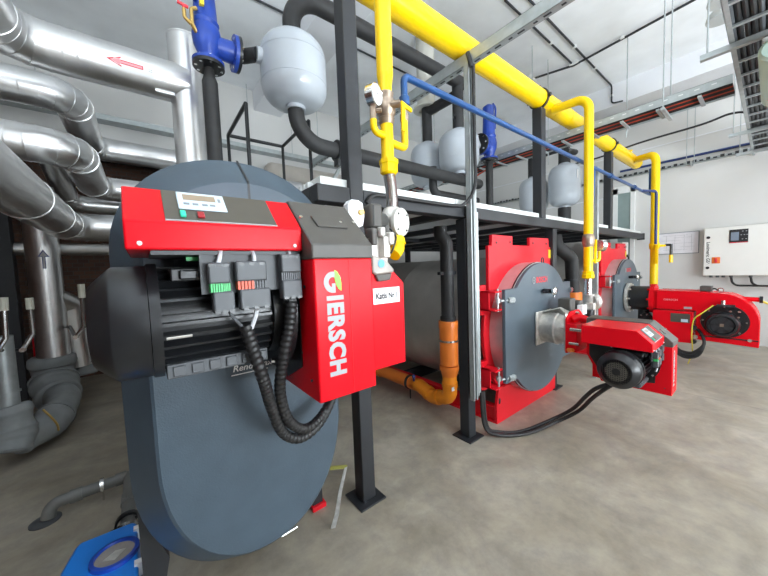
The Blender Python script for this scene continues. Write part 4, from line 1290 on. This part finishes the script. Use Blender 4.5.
# quilted insulation jackets
def jacket(pts, r, label):
    path = smooth_path(pts, 7)
    n = len(path)

    def rad(i):
        return r * (1 + .08 * math.sin(i * .62) + .02 * math.sin(i * 1.9 + 1)) * (.86 if i in (0, n - 1) else 1)
    t = thing('insulation_jacket', label, 'insulation jacket', tuple(path[0]), 'grey quilted jackets')
    build('jacket', G().tube(path, rad, 28), M_JACK, t, smooth=60)
    k = n // 2
    d = (path[k + 1] - path[k - 1])
    build('seam_flap', G().ring(path[k], d, r * .9, r * 1.10, .02, 28), M_JACK, t)
    return t


t = jacket([(-0.885, 5.152, 0.688), (-0.885, 5.152, 0.508), (-0.858, 5.005, 0.351), (-0.802, 4.815, 0.277)], .19, 'grey quilted jacket around the foot of the upright arrow pipe')
t = jacket([(-0.792, 4.815, 0.298), (-.735, 4.5, .27), (-.80, 4.2, .20), (-.95, 4.0, .18)], .135, 'lower grey quilted jacket sloping to the left')
build('toggle_cord', G().tube(smooth_path([(-.78, 4.02, .40), (-.73, 3.98, .33), (-.70, 3.99, .25), (-.70, 4.02, .18)], 6), .008, 8), M_GOLD, t, label='gold toggles')
jacket([(-.955, 4.0, .50), (-.94, 3.98, .38), (-.93, 3.95, .24), (-.95, 3.9, .13)], .115, 'grey quilted jacket nearest the left picture edge')
jacket([(-0.672, 5.432, 0.620), (-0.650, 5.376, 0.486), (-0.638, 5.354, 0.352)], .11, 'small grey quilted jacket beside the black fan cowl')


def lever(base, knee, top, label, stem):
    t = thing('valve_lever', label, 'valve handle', base, 'ivory gripped valve levers')
    bv, kv, tv = Vector(base), Vector(knee), Vector(top)
    build('rod', G().tube([bv, kv, kv + (tv - kv) * .72], .017, 10).cyl(bv + Vector((0, -.02, 0)), bv + Vector((0, .02, 0)), .02, seg=10), M_CHROME, t)
    build('grip', G().cyl(kv + (tv - kv) * .68, tv, .026, seg=10), M_HANDLE, t)
    build('stem', G().cyl(bv, bv + Vector(stem), .016, seg=10), M_BLACK, t)


lever((-.965, 3.9, 1.0), (-.918, 3.9, 1.09), (-.905, 3.9, 1.43), 'ivory gripped lever at the left picture edge', (.02, .1, -.02))
lever((-.855, 4.0, .965), (-.785, 4.0, 1.10), (-.785, 4.0, 1.41), 'ivory gripped lever in front of the upright arrow pipe', (-.1, .05, 0))
lever((-.525, 4.0, 1.02), (-.462, 4.0, 1.11), (-.455, 4.0, 1.51), 'ivory gripped lever just left of the black fan cowl', (-.19, 1.15, -.02))
single('pipe_sleeve', G().cyl((-1.0, 5.30, .2), (-1.0, 5.30, 1.3), .055, seg=16), M_RED2, 'thin red pipe half hidden behind the upright arrow pipe', 'pipe')

# ================================================================== ORANGE DRAIN AND BLACK STANDPIPE
od = thing('drain_pipe', 'orange plastic drain with elbows in front of the middle boiler shell', 'pipe', (2.4, 2.05, 0))
build('standpipe', G().cyl((2.4, 2.02, .55), (2.4, 2.02, .98), .092, seg=32).lathe([(0, .098), (.06, .098), (.07, .092)], (2.4, 2.02, .93), (0, 0, 1), 32).lathe([(0, .075), (.06, .092), (.07, .098), (.11, .098)], (2.4, 2.02, .43), (0, 0, 1), 32), M_ORNG, od)
build('clamp', G().ring((2.4, 2.02, .80), (0, 0, 1), .09, .099, .02, 32), M_CHROME, od)
pth = fillet([(2.4, 2.02, .47), (2.4, 2.02, .20), (2.4, 2.25, .13), (2.4, 2.45, .20), (2.4, 2.55, .20)], .10, 5)
build('elbow', G().tube(pth, .073, 28).ring((2.4, 2.02, .34), (0, 0, 1), .07, .08, .05, 28).ring((2.4, 2.18, .152), (0, .95, -.3), .07, .08, .04, 28).ring((2.4, 2.32, .155), (0, .95, .33), .07, .08, .04, 28), M_ORNG2, od)
build('horizontal_pipe', G().cyl((2.4, 2.5, .20), (2.4, 3.6, .20), .073, seg=28).ring((2.4, 3.2, .20), (0, 1, 0), .07, .082, .10, 28), M_ORNG, od)
build('clamp', G().ring((2.4, 2.62, .20), (0, 1, 0), .07, .084, .03, 28).cyl((2.4, 2.62, .0), (2.4, 2.62, .13), .008, seg=8), M_STEEL, od)
build('drain_tap', G().cyl((2.35, 2.5, .26), (2.33, 2.48, .30), .012, seg=8).ball((2.33, 2.48, .32), .022, 10), M_BLUEINK, od)
build('label', G().box(2.34, 2.385, 1.944, 1.946, .30, .34), M_WHITE, od, smooth=0)
sp = thing('standpipe', 'black pipe dropping from the deck into the orange drain', 'pipe', (2.4, 2.05, 1.0), 'black downpipes')
build('pipe', G().tube(fillet([(2.36, 2.06, 1.945), (2.36, 2.06, 1.86), (2.40, 2.02, 1.78), (2.4, 2.02, .99)], .08, 6), .066, 24).cyl((2.4, 2.02, .96), (2.4, 2.02, 1.04), .078, seg=24), M_BLACKM, sp)
build('clamp', G().ring((2.4, 2.02, 1.48), (0, 0, 1), .066, .078, .03, 24).box(2.28, 2.335, 2.0, 2.04, 1.465, 1.495).box(2.465, 2.52, 2.0, 2.04, 1.465, 1.495), M_STEEL, sp)
sp = thing('standpipe', 'black pipe with an s bend behind the middle boiler door', 'pipe', (4.15, 1.85, .9), 'black downpipes')
build('pipe', G().tube(fillet([(4.70, 1.95, 1.93), (4.70, 1.93, 1.78), (4.93, 1.82, 1.60), (4.95, 1.80, .98)], .13, 8), .088, 24), M_BLACKM, sp)
build('clamp', G().ring((4.925, 1.815, 1.28), (0, 0, 1), .088, .10, .03, 24), M_STEEL, sp)
build('orange_socket', G().cyl((4.95, 1.80, .98), (4.95, 1.80, 1.10), .112, seg=24), M_ORNG, sp, label='orange socket')

# ================================================================== FLOOR ITEMS AT LEFT
dr = thing('floor_drain_pipe', 'grey plastic drain pipe with round floor rose at lower left', 'pipe', (-.4, 2.85, 0))
build('pipe', G().tube(fillet([(-.585, 2.86, .02), (-.57, 2.87, .10), (-.20, 2.87, .11), (-.17, 2.86, .11), (-.165, 2.25, .11)], [.06, .03, .05], 6), .036, 20).ring((-.45, 2.87, .103), (1, 0, 0), .034, .043, .06, 20).ring((-.22, 2.87, .11), (1, 0, 0), .034, .042, .06, 20), M_PPGREY, dr)
build('rose', G().lathe([(0, .075), (.006, .075), (.016, .045), (.018, .034)], (-.60, 2.87, 0), (0, 0, 1), 28), M_PLUG, dr)
build('clamp', G().ring((-.32, 2.87, .11), (1, 0, 0), .036, .046, .02, 20).cyl((-.32, 2.87, .0), (-.32, 2.87, .07), .006, seg=8), M_CHROME, dr)
build('joint', G().ring((-.166, 2.55, .11), (0, 1, 0), .034, .043, .08, 20).box(-.20, -.17, 2.50, 2.55, .13, .165), M_PPGREY, dr)
build('pipe_bracket', G().ring((-.165, 2.32, .11), (0, 1, 0), .05, .062, .03, 20).cyl((-.25, 2.32, .09), (-.08, 2.32, .13), .010, seg=8), M_BLACK, dr)
bxp = thing('lifting_station', 'bright blue plastic pump box with round window, bottom left', 'pump', (-.28, 1.85, 0))
body = [(-.345, 2.06), (-.33, 2.09), (-.125, 2.08), (-.11, 2.05), (-.10, 1.60), (-.37, 1.60), (-.385, 1.63), (-.38, 1.90)]
gb = build('box', G().prism([(x, y, 0.0) for x, y in body], (0, 0, .22)), M_BOX, bxp, bevel=.02, seg=3)
lid = build('lid', G().prism([(x * 1.01, y, .222) for x, y in body], (0, 0, .03)), M_BOX, bxp, bevel=.012)
cw = Vector((-.190, 1.875, .252))
build('window_ring', G().lathe([(0, .092), (.016, .09), (.018, .075), (.008, .072)], cw, (0, 0, 1), 36, caps=False), mat('deep_blue_plastic', (.01, .06, .42), .35), lid)
build('round_window', G().lathe([(0, .073), (.006, .073)], cw, (0, 0, 1), 36), M_CLEAR, lid)
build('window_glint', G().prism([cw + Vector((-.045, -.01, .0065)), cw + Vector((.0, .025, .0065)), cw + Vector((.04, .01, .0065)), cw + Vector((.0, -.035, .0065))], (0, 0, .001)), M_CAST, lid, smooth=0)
build('clip', G().box(-.125, -.095, 1.99, 2.02, .20, .262).box(-.118, -.09, 1.74, 1.77, .20, .262), M_WHITE, bxp)
build('inlet', G().cyl((-.165, 2.24, .11), (-.165, 2.08, .11), .055, seg=20), M_CHROME, bxp)
# foil strap at the boiler foot
st = thing('strap', 'silver and olive packing strap lying at the foot of the tall boiler', 'strap', (.80, 1.65, 0))
build('band', G().prism([(.783, 1.60, .002), (.808, 1.588, .002), (.822, 1.56, .10), (.845, 1.55, .24), (.888, 1.55, .37), (.872, 1.555, .365), (.828, 1.56, .24), (.80, 1.575, .09)], (.002, .006, .001)), M_STRAP, st)
build('olive_band', G().prism([(.76, 1.64, .372), (.89, 1.55, .372), (.88, 1.553, .360), (.80, 1.60, .362)], (0, .01, .004)), M_STRAPY, st)

# ================================================================== CABLE HOSES OF BURNER 1 AND FLOOR CABLES
def corr(pts, r, n=60):
    p = smooth_path(pts, n)
    q = [p[0]]
    acc = 0.
    for a, b in zip(p, p[1:]):
        acc += (b - a).length
        if acc >= .0042:
            q.append(b)
            acc = 0.
    return G().tube(q, lambda i: r if (i // 2) % 2 else r * .84, 14)


single('cable_hose', corr([(.231, .97, 1.40), (.255, .99, 1.31), (.288, 1.02, 1.20), (.325, 1.08, 1.08), (.38, 1.14, .94), (.46, 1.17, .875), (.56, 1.20, .89), (.66, 1.24, .99), (.70, 1.30, 1.10)], .020), M_CABLE, 'black corrugated hose hanging from the left hand plugs of the nearest burner', 'hose', 'corrugated hoses of the nearest burner', smooth=60)
single('cable_hose', corr([(.372, .955, 1.455), (.364, .97, 1.37), (.350, 1.0, 1.27), (.352, 1.06, 1.13), (.40, 1.12, .985), (.49, 1.17, .905), (.60, 1.22, .93), (.68, 1.27, 1.02), (.72, 1.32, 1.10)], .020), M_CABLE, 'black corrugated hose hanging from the right hand plug of the nearest burner', 'hose', 'corrugated hoses of the nearest burner', smooth=60)
for k, dy in enumerate((0, .05)):
    single('floor_cable', G().tube(smooth_path([(2.30 + .03 * k, 1.58, .42), (2.32 + .03 * k, 1.56, .10), (2.40 + .04 * k, 1.47 + dy * .6, .03), (2.62, 1.33 + dy, .018), (2.95, 1.22 + dy, .05), (3.0, 1.05 + dy, .20), (2.93, .92 + dy, .38), (2.88, .82 + dy, .50), (2.90, .74, .58)], 10), .016, 10), M_CABLE,
           ('front black cable', 'rear black cable')[k] + ' of the pair looping from the strut to the middle burner', 'cable', 'pair of black cables on the floor')
for k in range(3):
    single('burner_cable', G().tube(smooth_path([(X3 - .02, .95, .40 + .02 * k), (X3 - .1, .88 - .03 * k, .28), (X3 - .12, .74, .16 + .035 * k), (X3 - .12, .60 + .02 * k, .20 + .02 * k), (X3 - .1, .545, .36), (X3 - .05, .57, .48), (X3 - .02, .62, .55)], 8), .018, 10), M_CABLE, 'black cable of the bundle looping under the farthest burner', 'cable', 'looping cables under the farthest burner')
single('wall_lead', G().tube(smooth_path([(X3 + .28, .08, .95), (X3 + .4, .0, .90), (X3 + .7, -.1, .92), (7.6, -.2, .97), (8.12, -.3, 1.1)], 8), .014, 8), M_CABLEY, 'yellow lead leaving the red burner arm towards the wall', 'cable')
single('beam_cable', G().tube(smooth_path([(1.155, 1.612, 1.97), (1.19, 1.606, 2.01), (1.27, 1.606, 2.03), (1.6, 1.606, 2.03), (2.0, 1.606, 2.035), (2.13, 1.59, 2.06), (2.20, 1.535, 2.2), (2.205, 1.535, 2.5), (2.205, 1.535, 3.16)], 8), .014, 10), M_CABLE, 'black cable along the platform beam and up the strut', 'cable')

# ================================================================== STRUTS AND CABLE TRAYS
def channel_v(x, y, z0, z1, w=.041):
    return G().box(x, x + w, y, y + .003, z0, z1).box(x, x + .003, y, y + .041, z0, z1).box(x + w - .003, x + w, y, y + .041, z0, z1)


s_ = thing('upright_strut', 'galvanised upright strut fixed to the second platform post', 'strut', (2.2, 1.58, .38))
build('channel', G().box(2.165, 2.168, 1.556, 1.60, .38, 3.17).box(2.165, 2.225, 1.597, 1.60, .38, 3.17).box(2.222, 2.225, 1.556, 1.60, .38, 3.17).box(2.165, 2.182, 1.556, 1.559, .38, 3.17).box(2.208, 2.225, 1.556, 1.559, .38, 3.17), M_GALV, s_, smooth=0)
build('conduit', G().cyl((2.26, 1.58, .40), (2.26, 1.58, 3.0), .012, seg=10).cyl((2.285, 1.58, .42), (2.285, 1.58, 2.0), .009, seg=10), M_GALV, s_)
build('cable_tail', G().tube(smooth_path([(2.19, 1.54, 3.14), (2.17, 1.545, 3.2), (2.17, 1.56, 3.25)], 5), .018, 8), M_CABLE, s_)
s_ = thing('upright_strut', 'galvanised upright strut beside the yellow drop of the middle boiler', 'strut', (4.63, 1.42, 0))
build('channel', channel_v(4.60, 1.40, 0.0, 2.74, .07), M_GALV, s_, smooth=0)
cs = thing('cross_strut', 'slotted galvanised strut crossing above the second post from front to back', 'strut', (2.22, 2.0, 3.2))
g = G().box(2.19, 2.193, -.6, 4.6, 3.185, 3.275).box(2.19, 2.25, -.6, 4.6, 3.272, 3.275).box(2.19, 2.25, -.6, 4.6, 3.185, 3.188)
build('channel', g, M_GALV, cs, smooth=0)
g = G()
for k in range(56):
    y = -.5 + k * .09
    L_ = .05 if k % 2 == 0 else .028
    g.box(2.212, 2.228, y, y + L_, 3.1835, 3.185)
build('slots', g, M_STEEL, cs, smooth=0)
build('hanger', G().cyl((2.22, 4.3, 3.27), (2.22, 4.3, CZ), .006, seg=8).cyl((2.22, .2, 3.27), (2.22, .2, CZ), .006, seg=8), M_GALV, cs)

TX, TY0, TY1 = 4.38, .27, 6.05
tr = thing('cable_tray', 'galvanised cable tray with red and black cables crossing above the pots', 'cable tray', (TX, 3, 3.10), 'cable trays and ladders')
build('side_plate', G().box(TX, TX + .003, TY0, TY1, 3.135, 3.215).box(TX, TX + .02, TY0, TY1, 3.212, 3.215), M_GALV, tr, smooth=0)
build('side_plate', G().box(TX + .30, TX + .303, TY0, TY1, 3.115, 3.215), M_GALV, tr, smooth=0)
g = G()
k = TY0 + .1
while k < TY1:
    g.box(TX - .0015, TX, k, k + .035, 3.175, 3.185)
    k += .115
build('slots', g, M_DECK, tr, smooth=0)
k = TY0 + .2
while k < TY1:
    build('rung', G().box(TX, TX + .30, k, k + .028, 3.10, 3.118), M_GALV, tr, smooth=0)
    k += .31
build('bracket', G().box(TX - .06, TX + .36, .73, .76, 3.075, 3.10), M_GALV, tr)
build('hanger', G().cyl((TX - .03, .745, 3.09), (TX - .03, .745, CZ), .006, seg=8), M_GALV, tr)
build('hanger', G().cyl((TX + .33, .745, 3.09), (TX + .33, .745, CZ), .006, seg=8), M_GALV, tr)
build('hanger', G().cyl((TX - .03, 4.2, 3.09), (TX - .03, 4.2, CZ), .006, seg=8).cyl((TX + .33, 4.2, 3.09), (TX + .33, 4.2, CZ), .006, seg=8), M_GALV, tr)
for k in range(7):
    x = TX + .03 + .038 * k
    single('tray_cable', G().tube([(x, TY0, 3.132), (x + .004, 1.5, 3.136), (x - .004, 3.0, 3.132), (x, TY1, 3.135)], .013, 8), M_CABLER if k in (1, 4) else M_CABLE,
           'one of the red cables lying in the galvanised tray' if k in (1, 4) else 'one of the black cables lying in the galvanised tray', 'cable', 'red tray cables' if k in (1, 4) else 'black tray cables')
single('loose_cable', G().tube(smooth_path([(4.46, 2.75, 3.10), (4.44, 2.95, 3.05), (4.42, 3.05, 3.0), (4.42, 3.06, 2.93)], 6), .012, 8), M_CABLER, 'short red cable end hanging from the tray beside the farther blue valve', 'cable')

LY0, LY1, LZ = .255, -.42, 3.20
ld = thing('cable_ladder', 'wide cable ladder packed with black cables at upper right', 'cable tray', (5.5, -.08, LZ), 'cable trays and ladders')
build('rail', G().box(2.45, 8.12, LY0 - .003, LY0, LZ, LZ + .10).box(2.45, 8.12, LY0 - .03, LY0, LZ, LZ + .003), M_GALV, ld, smooth=0)
build('rail', G().box(2.45, 8.12, LY1, LY1 + .003, LZ, LZ + .10).box(2.45, 8.12, LY1, LY1 + .03, LZ, LZ + .003), M_GALV, ld, smooth=0)
k = 2.5
while k < 8.1:
    build('rung', G().box(k, k + .026, LY1, LY0, LZ + .005, LZ + .022), M_GALV, ld, smooth=0)
    k += .33
for x in (3.72, 6.4, 7.7):
    build('bracket', G().box(x, x + .045, LY1 - .12, LY0 + .16, LZ - .045, LZ - .003), M_GALV, ld)
    build('hanger', G().cyl((x + .02, LY0 + .12, LZ), (x + .02, LY0 + .12, CZ if x < 7 else 4.55), .006, seg=8).cyl((x + .02, LY1 - .09, LZ), (x + .02, LY1 - .09, CZ if x < 7 else 4.55), .006, seg=8), M_GALV, ld)
for k in range(19):
    y = LY0 - .026 - k * .0345
    zz = LZ + .022 + .017
    P_ = [(2.45 + .295 * j, y + random.uniform(-.0015, .0015), zz + random.uniform(0, .006)) for j in range(20)]
    single('ladder_cable', G().tube(P_, .0178, 8), M_CABLE if k % 4 else M_PLUG, 'black cable lying straight along the wide ladder' if k % 4 else 'charcoal grey cable lying along the wide ladder', 'cable', 'black ladder cables' if k % 4 else 'charcoal ladder cables')
lm = thing('strip_light', 'pale green plastic covered strip light under the cable ladder', 'lamp', (4.2, 0, 3.05))
build('diffuser', G().tube([(3.62, .03, 3.01), (3.64, .03, 3.01), (4.75, .03, 3.01), (4.77, .03, 3.01)], lambda i: .078 if i in (1, 2) else .06, 24), M_MILK, lm)
build('housing', G().box(3.66, 4.73, -.03, .09, 3.085, 3.12), M_FRAME, lm, bevel=.006)
build('lamp_bracket', G().box(3.9, 3.93, -.01, .07, 3.12, 3.215).box(4.5, 4.53, -.01, .07, 3.12, 3.215), M_GALV, lm)
for x, y, z, lb in ((5.0, .40, 4.05, 'grey bell lamp partly behind the cable ladder, lower of the two'), (4.70, .365, 4.06, 'grey bell lamp partly behind the cable ladder, cut by the top edge')):
    t = thing('bell_lamp', lb, 'lamp', (x, y, z), 'grey bell lamps')
    build('shade', G().lathe([(0, .12), (.01, .123), (.05, .115), (.10, .08), (.12, .04)], (x, y, z), (0, 0, 1), 32), M_LAMP, t)
    build('cord', G().cyl((x, y, z + .11), (x, y, CZ), .01, seg=8), M_CABLE, t)
# wall tray and dark blue conduit on the far wall
wt = thing('cable_tray', 'narrow mesh tray fixed along the far wall under a blue conduit', 'cable tray', (8.05, 3, 3.28), 'cable trays and ladders')
build('tray', G().box(8.02, 8.14, .2, 5.9, 3.26, 3.263).box(8.02, 8.023, .2, 5.9, 3.26, 3.30), M_GALV, wt, smooth=0)
g = G()
cmb = []
y = .22
while y < 5.85:
    h_ = 3.31 if int(y * 10) % 2 else 3.29
    cmb += [(8.012, y, h_), (8.012, y + .05, h_), (8.012, y + .05, 3.266), (8.012, y + .085, 3.266)]
    y += .085
g.prism([(8.012, y, 3.262), (8.012, .22, 3.262)] + cmb, (.008, 0, 0))
build('mesh_wires', g, M_STEEL, wt, smooth=0)
build('bracket', G().box(7.98, 8.145, .95, .98, 3.23, 3.26).box(7.98, 8.145, 3.0, 3.03, 3.23, 3.26), M_GALV, wt)
for y in (.93, 1.03):
    build('hanger', G().cyl((8.0, y, 3.25), (8.0, y, 4.55), .006, seg=8), M_GALV, wt)
for k in range(4):
    single('tray_cable', G().tube([(8.04 + .024 * k, .2, 3.274), (8.04 + .024 * k, 2.5, 3.277), (8.04 + .024 * k, 5.9, 3.274)], .011, 8), (M_CABLE, M_CABLEG, M_CABLER, M_BRASS)[k], ('black', 'pale grey', 'red', 'brown')[k] + ' cable lying in the mesh tray on the far wall', 'cable')
single('wall_conduit', G().tube([(8.10, .15, 3.40), (8.10, 2.05, 3.41)], .022, 12), M_DBLUE, 'dark blue conduit along the far wall above the mesh tray', 'conduit')
single('sagging_cable', G().tube(smooth_path([(7.15, .22, 3.26), (7.15, .27, 3.60), (7.15, .45, 3.69), (7.15, .77, 3.647), (7.15, 1.53, 3.625), (7.1, 2.13, 3.54), (6.95, 2.45, 3.50), (6.85, 2.75, 3.42), (6.82, 2.95, 3.3)], 8), .016, 10), M_CABLE, 'black cable sagging from the cable ladder towards the end of the gas main', 'cable')
# tray on the back wall
bt = thing('cable_tray', 'plain grey tray running along the back wall behind the silver pipes', 'cable tray', (1.2, 5.95, 3.75), 'cable trays and ladders')
build('tray', G().box(-1.5, 3.6, 5.90, 5.903, 3.80, 3.87).box(-1.5, 3.6, 5.90, 6.09, 3.797, 3.80), M_GALV, bt, smooth=0)
build('hanger', G().cyl((-.9, 5.95, 3.8), (-.9, 5.95, CZ), .006, seg=8).cyl((1.7, 5.95, 3.8), (1.7, 5.95, CZ), .006, seg=8).cyl((2.5, 5.95, 3.8), (2.5, 5.95, CZ), .006, seg=8), M_GALV, bt)
bd = single('wall_duct', G().lathe([(0, .10), (.05, .16), (.10, .18), (1.7, .18), (1.7, .1)], (1.9, 5.8, 3.40), (1, 0, 0), 28), M_BEIGE, 'beige round duct along the back wall right of the railing', 'duct')
single('diagonal_strut', G().hexa([Vector(p) for p in ((1.95, 4.3, 2.12), (2.0, 4.3, 2.12), (2.0, 4.36, 2.12), (1.95, 4.36, 2.12), (2.55, 4.3, 3.15), (2.60, 4.3, 3.15), (2.60, 4.36, 3.15), (2.55, 4.36, 3.15))]), M_GALV, 'slanting galvanised strut on the deck behind the black pipe elbow', 'strut')
sk = thing('sprinkler_tap', 'small orange tap on a thin black stem behind the front post', 'tap', (2.0, 3.6, 2.1))
build('stem', G().cyl((2.05, 3.6, 2.10), (2.05, 3.6, 2.36), .012, seg=8).tube(smooth_path([(2.05, 3.6, 2.32), (2.08, 3.6, 2.36), (2.08, 3.6, 2.44)], 5), .01, 8), M_BLACK, sk)
build('handle', G().ball((2.03, 3.6, 2.42), .03, 10, (1, 1, 1.3)), M_ORNG, sk)

# ceiling conduits
def conduit(pts, label, r=.014, clips=(), fil=.06):
    t = thing('ceiling_conduit', label, 'conduit', tuple(pts[0]), 'black conduits on the ceiling')
    build('conduit', G().tube(fillet(pts, fil, 6), r, 10), M_STEEL, t)
    for p in clips:
        build('clip', G().box(p[0] - .02, p[0] + .02, p[1] - .025, p[1] + .025, p[2] - .02, p[2] + .02), M_FRAME, t)


Z1 = CZ - .018
conduit([(1.0, 4.05, Z1), (7.4, 4.05, Z1)], 'black conduit along the ceiling behind the upper vent pipe')
conduit([(3.9, 2.03, Z1), (7.42, 2.03, Z1), (7.42, 2.03, 4.60), (7.42, 1.85, 4.57)], 'black ceiling conduit that bends down the beam face', clips=[(5.6, 2.03, Z1), (6.5, 2.03, Z1), (7.43, 2.03, 4.75)])
conduit([(3.9, 2.22, Z1), (6.05, 2.22, Z1)], 'black ceiling conduit ending at the white junction box', clips=[(5.2, 2.22, Z1)])
conduit([(5.75, -.9, Z1 - .03), (5.95, 1.2, Z1 - .03), (6.05, 2.20, Z1 - .03), (5.85, 2.75, Z1 - .03), (5.75, 2.80, Z1 - .1)], 'black ceiling conduit slanting across above the cable tray', .017, clips=[(5.88, .5, Z1 - .02), (5.97, 1.5, Z1 - .02)])
single('junction_box', G().box(6.0, 6.12, 2.12, 2.26, CZ - .05, CZ), M_FRAME, 'white junction box on the ceiling where conduits meet', 'junction box', bevel=.008)
single('ceiling_hook', G().box(5.68, 5.82, 2.74, 2.86, CZ - .13, CZ - .08).cyl((5.75, 2.8, CZ - .1), (5.75, 2.8, CZ), .02), M_FRAME, 'small white fitting hanging from the ceiling at the conduit end', 'fitting')
for x, y, z0, lb in ((5.05, 2.43, 3.22, 'left'), (5.6, 2.43, 3.22, 'right')):
    single('drop_rod', G().cyl((x, y, z0), (x, y, CZ), .007, seg=8), M_GALV, lb + ' thin ceiling rod of the pair above the thick yellow main', 'rod', 'thin ceiling rods')
single('drop_rod', G().cyl((6.1, 1.47, 3.46), (6.1, 1.47, CZ), .007, seg=8), M_GALV, 'thin ceiling rod right of the tall yellow drop', 'rod', 'thin ceiling rods')

# ================================================================== FAR WALL: PANEL, DRAWING, CABINET
pn = thing('control_cabinet', 'white wall mounted control cabinet with orange switch and small screen', 'control panel', (8.0, .1, 1.19))
XP = 7.93
cb = build('cabinet', G().box(XP + .012, XW, -.75, .775, 1.205, 2.045), M_CAB, pn, bevel=.006)
build('door', G().box(XP, XP + .012, -.74, .765, 1.21, 2.04), M_CAB, pn, bevel=.004)
sc = build('screen', G().box(XP - .012, XP, .258, .468, 1.76, 1.985), M_BLACK, pn, bevel=.003)
build('display', G().box(XP - .014, XP - .012, .36, .45, 1.80, 1.94), M_SCREEN, sc, smooth=0)
g = G()
for yy, z in ((.32, 1.95), (.28, 1.95), (.30, 1.89), (.335, 1.89), (.27, 1.89), (.32, 1.82), (.28, 1.82)):
    g.box(XP - .014, XP - .012, yy - .008, yy + .008, z - .006, z + .006)
build('keys', g, M_LETTER, sc, smooth=0)
build('red_stripe', G().box(XP - .0135, XP - .012, .26, .466, 1.762, 1.772), M_REDINK, sc, smooth=0)
sw = build('main_switch', G().box(XP - .012, XP, .565, .665, 1.42, 1.53), M_ORSW, pn, bevel=.008)
build('switch_knob', G().box(XP - .03, XP - .012, .60, .63, 1.435, 1.515), M_REDINK, sw, bevel=.004)
build('lettering', G().text('Loximeric GS', .05, (XP - .001, .735, 1.80), (0, 0, -1), (0, -1, 0), bold=.001, width=.36, height=.045).add([(XP - .002, .735, 1.40), (XP - .002, .69, 1.425), (XP - .002, .735, 1.45), (XP - .002, .725, 1.442), (XP - .002, .70, 1.425), (XP - .002, .725, 1.408)], [(0, 1, 4, 5), (1, 2, 3, 4)]), M_INK, pn, smooth=0)
build('lock', G().cyl((XP, .715, 1.88), (XP - .012, .715, 1.88), .024, seg=14), M_BLACK, pn)
build('lock', G().cyl((XP, .715, 1.345), (XP - .012, .715, 1.345), .024, seg=14), M_BLACK, pn)
for y in (.68, .60, .53, .44, .22):
    build('cable_gland', G().cyl((8.03, y, 1.17), (8.03, y, 1.205), .022, seg=10), M_PLUG, pn)
for y, lb in ((.44, 'left'), (.22, 'right')):
    single('panel_conduit', G().tube(fillet([(8.05, y, 1.19), (8.05, y - .02, 1.03 + (.0 if lb == 'left' else .0)), (8.05, -1.0, 1.02)], .09, 6), .016, 10), M_CABLE, lb + ' of the two black conduits bending away under the white cabinet', 'conduit', 'black conduits under the cabinet')
dw = thing('pinned_drawing', 'white technical drawing in a thin frame on the far wall', 'drawing', (8.13, 1.15, 1.6))
build('sheet', G().box(XW - .012, XW - .002, .86, 1.42, 1.63, 2.02), M_PAPER, dw, smooth=0)
build('frame', G().box(XW - .018, XW - .002, .85, 1.43, 2.02, 2.032).box(XW - .018, XW - .002, .85, 1.43, 1.618, 1.63).box(XW - .018, XW - .002, .85, .86, 1.618, 2.032).box(XW - .018, XW - .002, 1.42, 1.43, 1.618, 2.032), M_PLATE, dw, smooth=0)
g = G()
for z, y0, y1 in ((1.97, 1.0, 1.36), (1.93, .95, 1.2), (1.88, 1.1, 1.38), (1.82, .92, 1.3), (1.75, .9, 1.1), (1.70, 1.0, 1.35)):
    g.box(XW - .0128, XW - .012, y0, y1, z, z + .003)
for y in (.95, 1.05, 1.18, 1.3):
    g.box(XW - .0128, XW - .012, y, y + .003, 1.68, 1.98)
build('drawn_lines', g, M_LETTER, dw, smooth=0)
kc = thing('switch_cabinet', 'pale grey cabinet with dark knobs behind the farthest boiler', 'cabinet', (7.6, 1.95, 0))
build('body', G().box(7.55, 7.95, 1.86, 2.3, 0, 1.90), M_CAB, kc, bevel=.006)
build('knob', G().cyl((7.70, 1.86, 1.80), (7.70, 1.84, 1.80), .03, seg=12).cyl((7.85, 1.86, 1.62), (7.85, 1.84, 1.62), .03, seg=12).cyl((7.70, 1.86, 1.58), (7.70, 1.84, 1.58), .02, seg=12), M_BLACK, kc)
